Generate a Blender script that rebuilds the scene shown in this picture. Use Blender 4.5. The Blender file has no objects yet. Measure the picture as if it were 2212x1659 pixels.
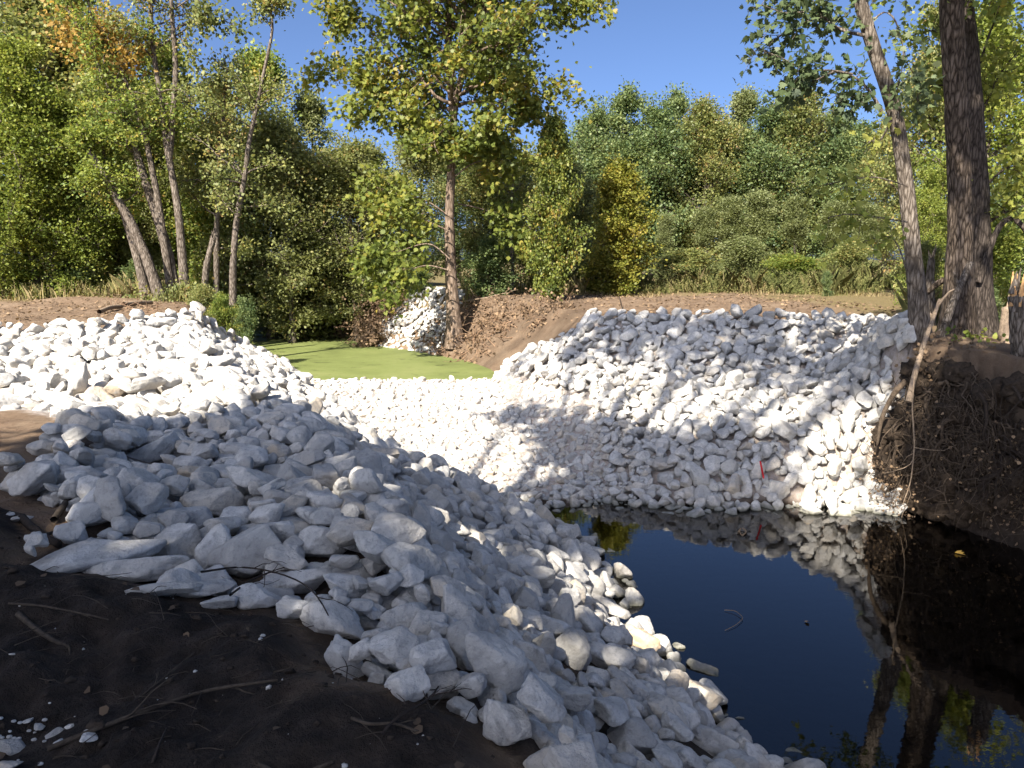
import bpy, math, random
import numpy as np
from mathutils import Matrix, Vector

# ------------------------------------------------------------------ camera, sky, sun, exposure
SC = bpy.context.scene
COL = SC.collection
EYE = np.array([0.0, 0.0, 4.5])
PITCH = math.radians(8.8)
FPX = 1736.0                                   # focal length in the units of a 2212 x 1659 picture
cam_d = bpy.data.cameras.new("camera")
cam_d.sensor_width = 36.0
cam_d.lens = 36.0 * FPX / 2212.0
cam_d.clip_start = 0.05
cam_d.clip_end = 6000.0
cam = bpy.data.objects.new("camera", cam_d)
cam.location = EYE
cam.rotation_euler = (math.radians(90) - PITCH, 0, 0)
COL.objects.link(cam)
SC.camera = cam

SUN_EL = math.radians(41.0)
SUN_AZ = math.radians(208.0)                   # clockwise from +Y: behind the camera, to its left
S = np.array([math.sin(SUN_AZ) * math.cos(SUN_EL), math.cos(SUN_AZ) * math.cos(SUN_EL), math.sin(SUN_EL)])
world = bpy.data.worlds.new("World")
SC.world = world
world.use_nodes = True
wn = world.node_tree
bg = wn.nodes["Background"]
sky = wn.nodes.new("ShaderNodeTexSky")
sky.sky_type = 'NISHITA'
sky.sun_disc = False
sky.sun_elevation = SUN_EL
sky.sun_rotation = SUN_AZ
sky.altitude = 200.0
sky.air_density = 0.47
sky.dust_density = 3.0
sky.ozone_density = 6.0
wn.links.new(sky.outputs[0], bg.inputs[0])
bg.inputs[1].default_value = 0.087

sun_d = bpy.data.lights.new("sun", 'SUN')
sun_d.energy = 5.0
sun_d.angle = math.radians(0.53)
sun_d.color = (1.0, 0.92, 0.80)
sun = bpy.data.objects.new("sun", sun_d)
sun.rotation_euler = Vector(S).to_track_quat('Z', 'Y').to_euler()
sun.location = (-30, -20, 40)
COL.objects.link(sun)

SC.view_settings.view_transform = 'Standard'
SC.view_settings.look = 'None'
SC.view_settings.gamma = 1.0
SC.view_settings.exposure = 1.5
SC.cycles.max_bounces = 7
SC.cycles.diffuse_bounces = 4
SC.cycles.glossy_bounces = 3
SC.cycles.transmission_bounces = 3
SC.cycles.transparent_max_bounces = 6
SC.cycles.use_adaptive_sampling = True
SC.cycles.adaptive_threshold = 0.02

RNG = np.random.default_rng(11)
random.seed(5)

# ------------------------------------------------------------------ small maths
CP, SP = math.cos(PITCH), math.sin(PITCH)
def ray(u, v):
    a, b = (u - 1106.0) / FPX, (829.5 - v) / FPX
    return np.array([a, CP + b * SP, -SP + b * CP])
def at_z(u, v, z):                             # the point at height z seen in direction (u, v)
    d = ray(u, v)
    return EYE + d * ((z - EYE[2]) / d[2])
def at_y(u, v, y):                             # the point at distance y seen in direction (u, v)
    d = ray(u, v)
    return EYE + d * (y / d[1])
def project(p):
    p = np.asarray(p, float) - EYE
    w = p[..., 1] * CP - p[..., 2] * SP
    h = p[..., 1] * SP + p[..., 2] * CP
    return np.stack([1106.0 + FPX * p[..., 0] / w, 829.5 - FPX * h / w, w], -1)

def hash3(ix, iy, iz, seed):
    h = (ix * 374761393 + iy * 668265263 + iz * 2147483647 + seed * 144665) & 0xFFFFFFFF
    h = ((h ^ (h >> 13)) * 1274126177) & 0xFFFFFFFF
    h = h ^ (h >> 16)
    return (h & 0xFFFFFF) / float(0xFFFFFF)
def vnoise(p, seed=0):                         # smooth value noise, -1..1
    p = np.asarray(p, float)
    i = np.floor(p).astype(np.int64)
    f = p - i
    f = f * f * f * (f * (f * 6 - 15) + 10)
    out = 0
    for dx in (0, 1):
        wx = f[..., 0] if dx else 1 - f[..., 0]
        for dy in (0, 1):
            wy = f[..., 1] if dy else 1 - f[..., 1]
            for dz in (0, 1):
                wz = f[..., 2] if dz else 1 - f[..., 2]
                out = out + wx * wy * wz * hash3(i[..., 0] + dx, i[..., 1] + dy, i[..., 2] + dz, seed)
    return out * 2 - 1
def fbm(p, octv=4, seed=0, gain=0.5):
    p = np.asarray(p, float)
    s, a, o = 1.0, 1.0, 0
    for k in range(octv):
        o = o + a * vnoise(p * s + 13.7 * k, seed + k)
        s *= 2.03
        a *= gain
    return o
def xy0(x, y):
    return np.stack([x, y, np.zeros_like(x)], -1)
def sstep(a, b, x):
    t = np.clip((x - a) / (b - a), 0, 1)
    return t * t * (3 - 2 * t)
def unit(v):
    v = np.asarray(v, float)
    return v / np.maximum(np.linalg.norm(v, axis=-1, keepdims=True), 1e-9)

def poly_dist(x, y, poly):
    x = np.asarray(x, float); y = np.asarray(y, float)
    best = np.full(x.shape, 1e9)
    inside = np.zeros(x.shape, bool)
    n = len(poly)
    for k in range(n):
        ax, ay = poly[k]; bx, by = poly[(k + 1) % n]
        ex, ey = bx - ax, by - ay
        t = np.clip(((x - ax) * ex + (y - ay) * ey) / (ex * ex + ey * ey), 0, 1)
        best = np.minimum(best, np.hypot(x - ax - t * ex, y - ay - t * ey))
        if ay != by:
            hit = ((ay > y) != (by > y)) & (x < (bx - ax) * (y - ay) / (by - ay) + ax)
            inside ^= hit
    return best, inside

# ------------------------------------------------------------------ mesh helpers
def make_mesh(name, verts, loops, totals, mat=None, attrs=None, smooth=False):
    me = bpy.data.meshes.new(name)
    verts = np.asarray(verts, np.float32)
    loops = np.asarray(loops, np.int32).ravel()
    totals = np.asarray(totals, np.int32)
    me.vertices.add(len(verts))
    me.vertices.foreach_set("co", verts.ravel())
    me.loops.add(len(loops))
    me.loops.foreach_set("vertex_index", loops)
    me.polygons.add(len(totals))
    starts = np.concatenate([[0], np.cumsum(totals)[:-1]]).astype(np.int32)
    me.polygons.foreach_set("loop_start", starts)
    me.polygons.foreach_set("loop_total", totals)
    if smooth:
        me.polygons.foreach_set("use_smooth", np.ones(len(totals), bool))
    for an, av in (attrs or {}).items():
        a = me.attributes.new(an, 'FLOAT', 'POINT')
        a.data.foreach_set("value", np.asarray(av, np.float32))
    if mat:
        me.materials.append(mat)
    me.update(calc_edges=True)
    me.validate()
    return me
def obj(name, me, parent=None):
    o = bpy.data.objects.new(name, me)
    COL.objects.link(o)
    if parent is not None:
        o.parent = parent
    return o
def tag(o, label=None, cat=None, group=None, kind=None):
    if label: o["label"] = label
    if cat: o["category"] = cat
    if group: o["group"] = group
    if kind: o["kind"] = kind
    return o
def thing(name, label, cat, loc=(0, 0, 0), group=None):
    o = obj(name, None)
    o.location = loc
    return tag(o, label, cat, group)

class Geo:                                      # collects pieces that end as ONE mesh
    def __init__(self):
        self.v, self.l, self.t, self.a, self.n = [], [], [], [], 0
    def add(self, v, faces, tint=0.5):
        v = np.asarray(v, float); faces = np.asarray(faces, int)
        self.v.append(v); self.l.append((faces + self.n).ravel())
        self.t.append(np.full(len(faces), faces.shape[1]))
        self.a.append(np.full(len(v), tint) if np.isscalar(tint) else tint)
        self.n += len(v)
    def tube(self, pts, rad, sides=7, tint=0.5, rough=0.0, seed=0, flare=0):
        pts = np.asarray(pts, float); rad = np.asarray(rad, float)
        n = len(pts)
        tg = np.gradient(pts, axis=0); tg = unit(tg)
        ref = np.array([1.0, 0, 0]) if abs(tg[:, 0]).mean() < 0.8 else np.array([0, 1.0, 0])
        b1 = unit(np.cross(tg, ref)); b2 = np.cross(tg, b1)
        ang = np.linspace(0, 2 * math.pi, sides, endpoint=False)
        rr = np.repeat(rad[:, None], sides, 1)
        if rough:
            ii = np.stack(np.meshgrid(np.arange(n) * 0.6, np.arange(sides) * 0.9, indexing='ij') + [np.full((n, sides), seed * 3.1)], -1)
            rr = rr * (1 + rough * vnoise(ii, seed))
        if flare:
            tt = np.linspace(0, 1, n)[:, None]
            rr = rr * (1 + flare * np.exp(-tt * 14) * (1 + 0.45 * np.cos(ang[None] * 5 + seed)))
        ring = pts[:, None] + rr[..., None] * (np.cos(ang)[None, :, None] * b1[:, None] + np.sin(ang)[None, :, None] * b2[:, None])
        v = np.concatenate([ring.reshape(-1, 3), pts[-1:] + tg[-1:] * rad[-1] * 0.4])
        i = np.arange(n - 1)[:, None] * sides; j = np.arange(sides)[None]; k = (j + 1) % sides
        q = np.stack([i + j, i + k, i + sides + k, i + sides + j], -1).reshape(-1, 4)
        base = (n - 1) * sides
        cap = np.stack([base + j[0], base + k[0], np.full(sides, n * sides), np.full(sides, n * sides)], -1)
        self.add(v, q, tint)
        self.l.append((cap[:, :3] + self.n - len(v)).ravel()); self.t.append(np.full(sides, 3))
    def mesh(self, name, mat, smooth=True):
        return make_mesh(name, np.concatenate(self.v), np.concatenate(self.l), np.concatenate(self.t), mat, {"tint": np.concatenate(self.a)}, smooth)

def bend(p0, p1, n=8, sag=0.0, wob=0.0, rng=RNG):
    p0 = np.asarray(p0, float); p1 = np.asarray(p1, float)
    t = np.linspace(0, 1, n)[:, None]
    p = p0 + (p1 - p0) * t
    p[:, 2] += sag * 4 * (t * (1 - t))[:, 0]
    if wob:
        w = np.cumsum(rng.normal(0, wob, (n, 3)), 0)
        p += w - w[-1] * t - w[0] * (1 - t)
    return p
def smooth_path(pts, n):
    pts = np.asarray(pts, float)
    s = np.concatenate([[0], np.cumsum(np.linalg.norm(np.diff(pts, axis=0), axis=1))])
    q = np.linspace(0, s[-1], n)
    out = np.stack([np.interp(q, s, pts[:, k]) for k in range(3)], -1)
    for _ in range(2):
        out[1:-1] = 0.25 * out[:-2] + 0.5 * out[1:-1] + 0.25 * out[2:]
    return out

# ------------------------------------------------------------------ materials
class NT:
    def __init__(self, name):
        self.m = bpy.data.materials.new(name)
        self.m.use_nodes = True
        self.t = self.m.node_tree
        for n in list(self.t.nodes): self.t.nodes.remove(n)
        self.out = self.n("ShaderNodeOutputMaterial")
    def n(self, typ, **kw):
        x = self.t.nodes.new(typ)
        for k, v in kw.items(): setattr(x, k, v)
        return x
    def link(self, a, b): self.t.links.new(a, b)
    def put(self, sock, val):
        if hasattr(val, "is_output"): self.link(val, sock)
        else: sock.default_value = val
    def noise(self, vec, scale, detail=4, rough=0.55, dist=0.0):
        x = self.n("ShaderNodeTexNoise"); self.link(vec, x.inputs["Vector"])
        x.inputs["Scale"].default_value = scale; x.inputs["Detail"].default_value = detail
        x.inputs["Roughness"].default_value = rough; x.inputs["Distortion"].default_value = dist
        return x.outputs["Fac"]
    def voronoi(self, vec, scale, feature='F1', out="Distance"):
        x = self.n("ShaderNodeTexVoronoi", feature=feature); self.link(vec, x.inputs["Vector"])
        x.inputs["Scale"].default_value = scale
        return x.outputs[out]
    def ramp(self, fac, stops, interp='LINEAR'):
        x = self.n("ShaderNodeValToRGB"); self.link(fac, x.inputs[0])
        cr = x.color_ramp; cr.interpolation = interp
        while len(cr.elements) < len(stops): cr.elements.new(0.5)
        for e, (p, c) in zip(cr.elements, stops):
            e.position = p; e.color = (*c, 1) if len(c) == 3 else c
        return x.outputs[0]
    def mix(self, fac, a, b, mode='MIX'):
        x = self.n("ShaderNodeMix", data_type='RGBA', blend_type=mode)
        self.put(x.inputs[0], fac)
        for s, v in ((x.inputs[6], a), (x.inputs[7], b)):
            self.put(s, (*v, 1) if isinstance(v, tuple) and len(v) == 3 else v)
        return x.outputs[2]
    def math(self, op, a, b=0.0, c=0.0):
        x = self.n("ShaderNodeMath", operation=op)
        self.put(x.inputs[0], a); self.put(x.inputs[1], b); self.put(x.inputs[2], c)
        return x.outputs[0]
    def mrange(self, v, a, b, c=0.0, d=1.0):
        x = self.n("ShaderNodeMapRange"); self.put(x.inputs[0], v)
        for k, q in enumerate((a, b, c, d)): x.inputs[k + 1].default_value = q
        return x.outputs[0]
    def attr(self, name):
        x = self.n("ShaderNodeAttribute"); x.attribute_name = name
        return x.outputs["Fac"]
    def pos(self): return self.n("ShaderNodeNewGeometry").outputs["Position"]
    def scale(self, vec, s):
        x = self.n("ShaderNodeMapping"); self.link(vec, x.inputs[0]); x.inputs["Scale"].default_value = s
        return x.outputs[0]
    def bump(self, h, dist, strength=1.0):
        x = self.n("ShaderNodeBump"); self.link(h, x.inputs["Height"])
        x.inputs["Distance"].default_value = dist; x.inputs["Strength"].default_value = strength
        return x.outputs[0]
    def principled(self, col, rough=0.9, normal=None, spec=0.3):
        b = self.n("ShaderNodeBsdfPrincipled")
        self.put(b.inputs["Base Color"], (*col, 1) if isinstance(col, tuple) else col)
        self.put(b.inputs["Roughness"], rough)
        b.inputs["Specular IOR Level"].default_value = spec
        if normal is not None: self.link(normal, b.inputs["Normal"])
        return b
    def done(self, shader):
        self.link(shader, self.out.inputs[0]); return self.m

def mat_stone(name, source, warm=None):
    k = NT(name)
    p = k.pos()
    t = k.attr("tint") if source == 'attr' else k.n("ShaderNodeObjectInfo").outputs["Random"]
    if warm: base = k.ramp(t, [(0, warm), (1, warm)])
    else:
        base = k.ramp(t, [(0.0, (0.36, 0.345, 0.315)), (0.15, (0.50, 0.485, 0.45)), (0.5, (0.62, 0.605, 0.57)), (0.8, (0.63, 0.60, 0.545)),
                          (0.93, (0.60, 0.54, 0.45)), (1.0, (0.50, 0.41, 0.30))])
    n1 = k.noise(p, 5.5, 5, 0.6)
    col = k.mix(k.mrange(n1, 0.42, 0.62, 0, 0.85), base, (0.38, 0.37, 0.35))
    n2 = k.noise(p, 26, 6, 0.7)
    col = k.mix(k.mrange(n2, 0.50, 0.72, 0, 0.8), col, (0.24, 0.235, 0.225))
    n3 = k.noise(p, 120, 3, 0.6)
    col = k.mix(k.mrange(n3, 0.66, 0.72, 0, 0.55), col, (0.10, 0.10, 0.10))
    silt = k.noise(p, 2.2, 3, 0.5)
    col = k.mix(k.mrange(silt, 0.54, 0.72, 0, 0.45), col, (0.50, 0.42, 0.32))
    vein = k.noise(k.scale(p, (1.0, 1.6, 3.5)), 8, 4, 0.65, 1.5)
    col = k.mix(k.mrange(k.math('ABSOLUTE', k.math('SUBTRACT', vein, 0.5)), 0.0, 0.018, 0.35, 0), col, (0.33, 0.32, 0.31))
    # slimy green-brown tide mark where a stone stands in the water
    sep = k.n("ShaderNodeSeparateXYZ"); k.link(p, sep.inputs[0])
    zz = k.math('ADD', sep.outputs[2], k.math('MULTIPLY', k.noise(p, 9, 3), -0.10))
    col = k.mix(k.mrange(zz, -0.06, 0.06, 0.85, 0), col, (0.085, 0.085, 0.05))
    h = k.math('ADD', k.math('MULTIPLY', n2, 0.7), k.math('MULTIPLY', k.noise(p, 75, 4, 0.7), 0.35))
    return k.done(k.principled(col, 0.88, k.bump(h, 0.03, 0.9), 0.2).outputs[0])

def mat_soil():
    k = NT("soil")
    p = k.pos()
    wet, lit, silt = k.attr("darker"), k.attr("litter"), k.attr("silt")  # first value blends the soil towards its near-black tone
    n1 = k.noise(p, 1.3, 6, 0.6)
    col = k.ramp(n1, [(0.3, (0.135, 0.092, 0.060)), (0.5, (0.182, 0.130, 0.087)), (0.7, (0.235, 0.175, 0.12))])
    n2 = k.noise(p, 11, 6, 0.7)
    col = k.mix(k.mrange(n2, 0.42, 0.70, 0, 0.6), col, (0.115, 0.070, 0.044))
    n3 = k.noise(p, 60, 4, 0.7)
    col = k.mix(k.mrange(n3, 0.55, 0.75, 0, 0.6), col, (0.30, 0.21, 0.14))
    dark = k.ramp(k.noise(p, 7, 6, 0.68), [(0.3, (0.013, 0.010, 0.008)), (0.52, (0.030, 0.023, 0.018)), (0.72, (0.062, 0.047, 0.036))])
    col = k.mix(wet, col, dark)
    pale = k.ramp(k.noise(p, 14, 5, 0.7), [(0.3, (0.33, 0.28, 0.215)), (0.7, (0.56, 0.50, 0.48))])
    col = k.mix(silt, col, pale)
    lf = k.ramp(k.noise(k.scale(p, (1, 1, 1)), 26, 3, 0.6), [(0.35, (0.085, 0.06, 0.03)), (0.5, (0.20, 0.15, 0.07)), (0.65, (0.10, 0.115, 0.035))])
    col = k.mix(lit, col, lf)
    h = k.math('ADD', k.math('MULTIPLY', n2, 0.8), k.math('MULTIPLY', n3, 0.4))
    return k.done(k.principled(col, 0.95, k.bump(h, 0.05, 0.9), 0.15).outputs[0])

def mat_bark(name, c0, c1, c2, plates=7.0, depth=0.03, moss=None):
    k = NT(name)
    p = k.pos()
    s = k.scale(p, (1, 1, 0.26))
    vor = k.voronoi(k.scale(p, (1, 1, 0.22)), plates * 2.6, 'DISTANCE_TO_EDGE')
    fis = k.math('ADD', k.math('MULTIPLY', k.noise(s, plates * 2.6, 6, 0.7, 0.5), 0.72), k.math('MULTIPLY', k.mrange(vor, 0.0, 0.28), 0.28))
    col = k.ramp(fis, [(0.34, c0), (0.5, c1), (0.68, c2)])
    col = k.mix(k.mrange(k.noise(p, 3.0, 4), 0.45, 0.7, 0, 0.5), col, k.mix(0.5, c1, c0))
    col = k.mix(k.mrange(k.noise(p, 40, 3), 0.6, 0.75, 0, 0.5), col, c0)
    if moss: col = k.mix(k.mrange(k.noise(p, 1.7, 4), 0.52, 0.66, 0, 0.7), col, moss)
    return k.done(k.principled(col, 0.92, k.bump(fis, depth, 1.0), 0.15).outputs[0])

def mat_leaf(name, stops, trans=0.38, rough=0.5):
    k = NT(name)
    col = k.ramp(k.attr("tint"), stops)
    b = k.principled(col, rough, None, 0.35)
    tr = k.n("ShaderNodeBsdfTranslucent")
    k.link(k.mix(0.5, col, k.mix(1.0, col, (1.0, 0.95, 0.45), 'MULTIPLY')), tr.inputs[0])
    mx = k.n("ShaderNodeMixShader"); mx.inputs[0].default_value = trans
    k.link(b.outputs[0], mx.inputs[1]); k.link(tr.outputs[0], mx.inputs[2])
    return k.done(mx.outputs[0])

def mat_plain(name, col, rough=0.85, var=0.25, scale=12.0):
    k = NT(name)
    p = k.pos()
    n = k.noise(p, scale, 5, 0.65)
    d = tuple(c * (1 - var) for c in col); e = tuple(min(1, c * (1 + var)) for c in col)
    c = k.ramp(n, [(0.3, d), (0.7, e)])
    return k.done(k.principled(c, rough, k.bump(n, 0.01, 0.6), 0.2).outputs[0])

def mat_water():
    k = NT("pool_water")
    p = k.pos()
    rip = k.math('ADD', k.noise(k.scale(p, (1.0, 2.2, 1)), 3.0, 3, 0.5), k.math('MULTIPLY', k.noise(p, 14, 2), 0.25))
    nb = k.bump(rip, 0.0018, 0.4)
    fr = k.n("ShaderNodeFresnel"); fr.inputs[0].default_value = 1.50; k.link(nb, fr.inputs[1])
    gl = k.n("ShaderNodeBsdfGlossy"); gl.inputs["Roughness"].default_value = 0.012; k.link(nb, gl.inputs["Normal"])
    gl.inputs["Color"].default_value = (1, 1, 1, 1)
    tr = k.n("ShaderNodeBsdfTransparent"); tr.inputs[0].default_value = (0.20, 0.17, 0.11, 1)
    mx = k.n("ShaderNodeMixShader"); k.link(fr.outputs[0], mx.inputs[0]); k.link(tr.outputs[0], mx.inputs[1]); k.link(gl.outputs[0], mx.inputs[2])
    return k.done(mx.outputs[0])

def mat_duckweed():
    k = NT("duckweed")
    p = k.pos()
    n = k.noise(p, 0.5, 4, 0.6)
    col = k.ramp(n, [(0.3, (0.110, 0.130, 0.042)), (0.5, (0.148, 0.175, 0.056)), (0.7, (0.185, 0.205, 0.075))])
    col = k.mix(k.mrange(k.noise(p, 6, 5, 0.7), 0.5, 0.75, 0, 0.4), col, (0.09, 0.12, 0.028))
    fine = k.noise(p, 45, 3, 0.7)
    col = k.mix(k.mrange(fine, 0.55, 0.75, 0, 0.45), col, (0.08, 0.12, 0.02))
    st = k.noise(k.scale(p, (0.8, 2.2, 1)), 1.1, 7, 0.72, 0.6)
    col = k.mix(k.mrange(st, 0.60, 0.645, 0, 0.85), col, (0.020, 0.022, 0.010))  # tree-shadow streaks painted into the green
    return k.done(k.principled(col, 0.7, k.bump(fine, 0.01, 0.5), 0.25).outputs[0])

M = {}
M["stone"] = mat_stone("limestone", 'obj')
M["stone_mass"] = mat_stone("limestone_mass", 'attr')
M["stone_tan"] = mat_stone("tan_limestone", 'obj', (0.74, 0.55, 0.35))
M["soil"] = mat_soil()
M["water"] = mat_water()
M["weed"] = mat_duckweed()
M["bark_grey"] = mat_bark("grey_bark", (0.045, 0.036, 0.028), (0.14, 0.115, 0.092), (0.25, 0.215, 0.18), 7, 0.035)
M["bark_brown"] = mat_bark("ridged_brown_bark", (0.022, 0.016, 0.012), (0.10, 0.077, 0.058), (0.19, 0.15, 0.12), 6, 0.06)
M["bark_dark"] = mat_bark("dark_bark", (0.02, 0.016, 0.013), (0.06, 0.048, 0.04), (0.11, 0.09, 0.075), 7, 0.03)
M["bark_syc"] = mat_bark("sycamore_bark", (0.075, 0.055, 0.04), (0.17, 0.125, 0.092), (0.26, 0.20, 0.155), 4, 0.02)
M["limb_pale"] = mat_plain("pale_limb", (0.27, 0.245, 0.185), 0.8, 0.3, 8)
M["root"] = mat_plain("root_wood", (0.078, 0.058, 0.041), 0.95, 0.55, 18)
M["dead_wood"] = mat_plain("dead_wood", (0.25, 0.19, 0.135), 0.9, 0.45, 20)
M["twig_dark"] = mat_plain("dark_twig", (0.035, 0.026, 0.02), 0.9, 0.4, 30)
M["splinter"] = mat_plain("fresh_splintered_wood", (0.50, 0.29, 0.13), 0.85, 0.35, 25)
M["red"] = mat_plain("red_paint", (0.62, 0.03, 0.035), 0.6, 0.1, 20)
M["black_cloth"] = mat_plain("black_cloth", (0.022, 0.022, 0.024), 0.8, 0.4, 25)
M["leaf_maple"] = mat_leaf("maple_leaves", [(0, (0.101, 0.155, 0.038)), (0.5, (0.208, 0.276, 0.060)), (0.85, (0.336, 0.356, 0.081)), (1, (0.457, 0.363, 0.081))], 0.48)
M["leaf_bright"] = mat_leaf("yellow_green_leaves", [(0, (0.108, 0.157, 0.030)), (0.5, (0.227, 0.281, 0.054)), (1, (0.346, 0.356, 0.081))], 0.48)
M["leaf_dark"] = mat_leaf("dark_green_leaves", [(0, (0.071, 0.118, 0.049)), (0.5, (0.144, 0.201, 0.079)), (1, (0.252, 0.294, 0.108))], 0.46)
M["leaf_olive"] = mat_leaf("olive_leaves", [(0, (0.110, 0.145, 0.047)), (0.5, (0.221, 0.248, 0.083)), (0.9, (0.345, 0.331, 0.110)), (1, (0.428, 0.290, 0.110))], 0.46)
M["leaf_sage"] = mat_leaf("grey_green_leaves", [(0, (0.13, 0.15, 0.06)), (0.5, (0.235, 0.26, 0.095)), (0.92, (0.33, 0.34, 0.13)), (1, (0.36, 0.27, 0.10))], 0.5)
M["leaf_willow"] = mat_leaf("willow_leaves", [(0, (0.125, 0.155, 0.060)), (0.5, (0.205, 0.235, 0.092)), (1, (0.30, 0.32, 0.15))], 0.46)
M["leaf_syc"] = mat_leaf("sycamore_leaves", [(0, (0.07, 0.10, 0.024)), (0.45, (0.16, 0.20, 0.042)), (0.8, (0.26, 0.27, 0.052)), (1, (0.34, 0.25, 0.055))], 0.46)
M["leaf_gold"] = mat_leaf("golden_leaves", [(0, (0.15, 0.175, 0.03)), (0.55, (0.27, 0.275, 0.05)), (1, (0.36, 0.29, 0.055))], 0.48)
M["leaf_orange"] = mat_leaf("orange_leaves", [(0, (0.27, 0.18, 0.04)), (0.5, (0.42, 0.27, 0.07)), (1, (0.46, 0.33, 0.11))], 0.48)
M["leaf_silver"] = mat_leaf("silver_maple_leaves", [(0, (0.065, 0.10, 0.045)), (0.6, (0.14, 0.18, 0.08)), (1, (0.29, 0.30, 0.18))], 0.36)
M["leaf_dead"] = mat_leaf("dry_brown_leaves", [(0, (0.085, 0.058, 0.036)), (0.5, (0.175, 0.118, 0.072)), (1, (0.30, 0.205, 0.12))], 0.2, 0.8)
M["weeds"] = mat_leaf("weed_stalks", [(0, (0.138, 0.163, 0.050)), (0.45, (0.237, 0.237, 0.081)), (0.75, (0.362, 0.300, 0.138)), (1, (0.500, 0.400, 0.225))], 0.3, 0.8)

# ------------------------------------------------------------------ the ground
TOE = [(-5.9, 23), (-7.5, 26), (-9.9, 31), (-11.8, 35), (-15, 39), (-22, 43), (-20, 47), (-13, 41.5), (-10, 39), (-8, 37.5), (-6.6, 34.8), (-4.3, 32.5), (-2.2, 29.5),
       (-1.2, 27), (-0.6, 24), (0.2, 20), (1.4, 16), (3, 14.3), (5, 14.3), (6.9, 14.8), (8.0, 12.2), (8.6, 9), (8.8, 5), (9, -6), (4.6, -6), (3.7, 2), (2.95, 4.5), (2.12, 6.7),
       (1.5, 8.8), (1.25, 11.4), (1.0, 12.5), (-1.2, 15), (-3.2, 18.5), (-5.2, 22)]
CREST = [(1.2, -6), (0.6, 1), (0, 2.8), (-0.5, 4), (-1.2, 6), (-2.4, 8.7), (-4.6, 13), (-6.9, 17.6), (-9.0, 23), (-10.9, 27), (-12.4, 31), (-14.6, 35.5), (-18, 38.5), (-26, 41), (-26, 52),
         (-14, 45), (-9, 41), (-5, 37.8), (-3.2, 35.5), (-1.2, 32.5), (1.0, 29.5), (1.9, 26), (2.4, 22.8), (5, 21.2), (8.5, 19.6), (8.2, 17.4), (7.3, 15.6), (7.5, 14.0),
         (8.4, 11.8), (9.1, 9), (9.5, 5), (9.8, -6)]
w2 = lambda u, v, z=2.88: tuple(at_z(u, v, z)[:2])
EDGE = [w2(60, 1245), w2(180, 1262), w2(300, 1285), w2(480, 1318), w2(640, 1345), w2(722, 1440), w2(860, 1505), w2(1030, 1565), w2(1140, 1659), (0.35, 1.4), (0.9, -3)]
ROCKS = EDGE + [(4.9, -3), (4.7, 2.5), (4.0, 4.6), (3.2, 7.0), (2.5, 9.0), (2.1, 11.4), (2.6, 12.9), (4.5, 13.5), (7.05, 13.9), (7.6, 15.2), (8.5, 17.4), (8.9, 20.1), (5, 21.8), (2.1, 23.5),
                (-0.6, 24.6), (-3, 24.8), (-6.2, 24.8), (-7.9, 24.0), (-8.9, 21), (-10, 18.3), (-18, 17.2), (-18, 9.6), (-7.0, 8.9), w2(60, 878), w2(185, 912), w2(140, 955), w2(70, 985), w2(95, 1015), w2(25, 1048), w2(20, 1072), w2(90, 1085), w2(165, 1110), w2(185, 1150), w2(120, 1195), w2(60, 1225)]
PILE2 = [(-6.9, 34.6), (-5.6, 33.0), (-4.3, 32.0), (-3.3, 31.2), (-2.2, 32.3), (-1.9, 34.3), (-2.6, 36.3), (-4.0, 37.6), (-5.6, 36.6)]
DIRT = [w2(-400, 1090), w2(40, 1120), w2(60, 1240), w2(300, 1275), w2(480, 1310), w2(640, 1335), w2(715, 1430), w2(860, 1495), w2(1030, 1555), w2(1125, 1659), (0.3, 1.4), (0.8, -3), (-9, -3), (-9, 5)]

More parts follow.
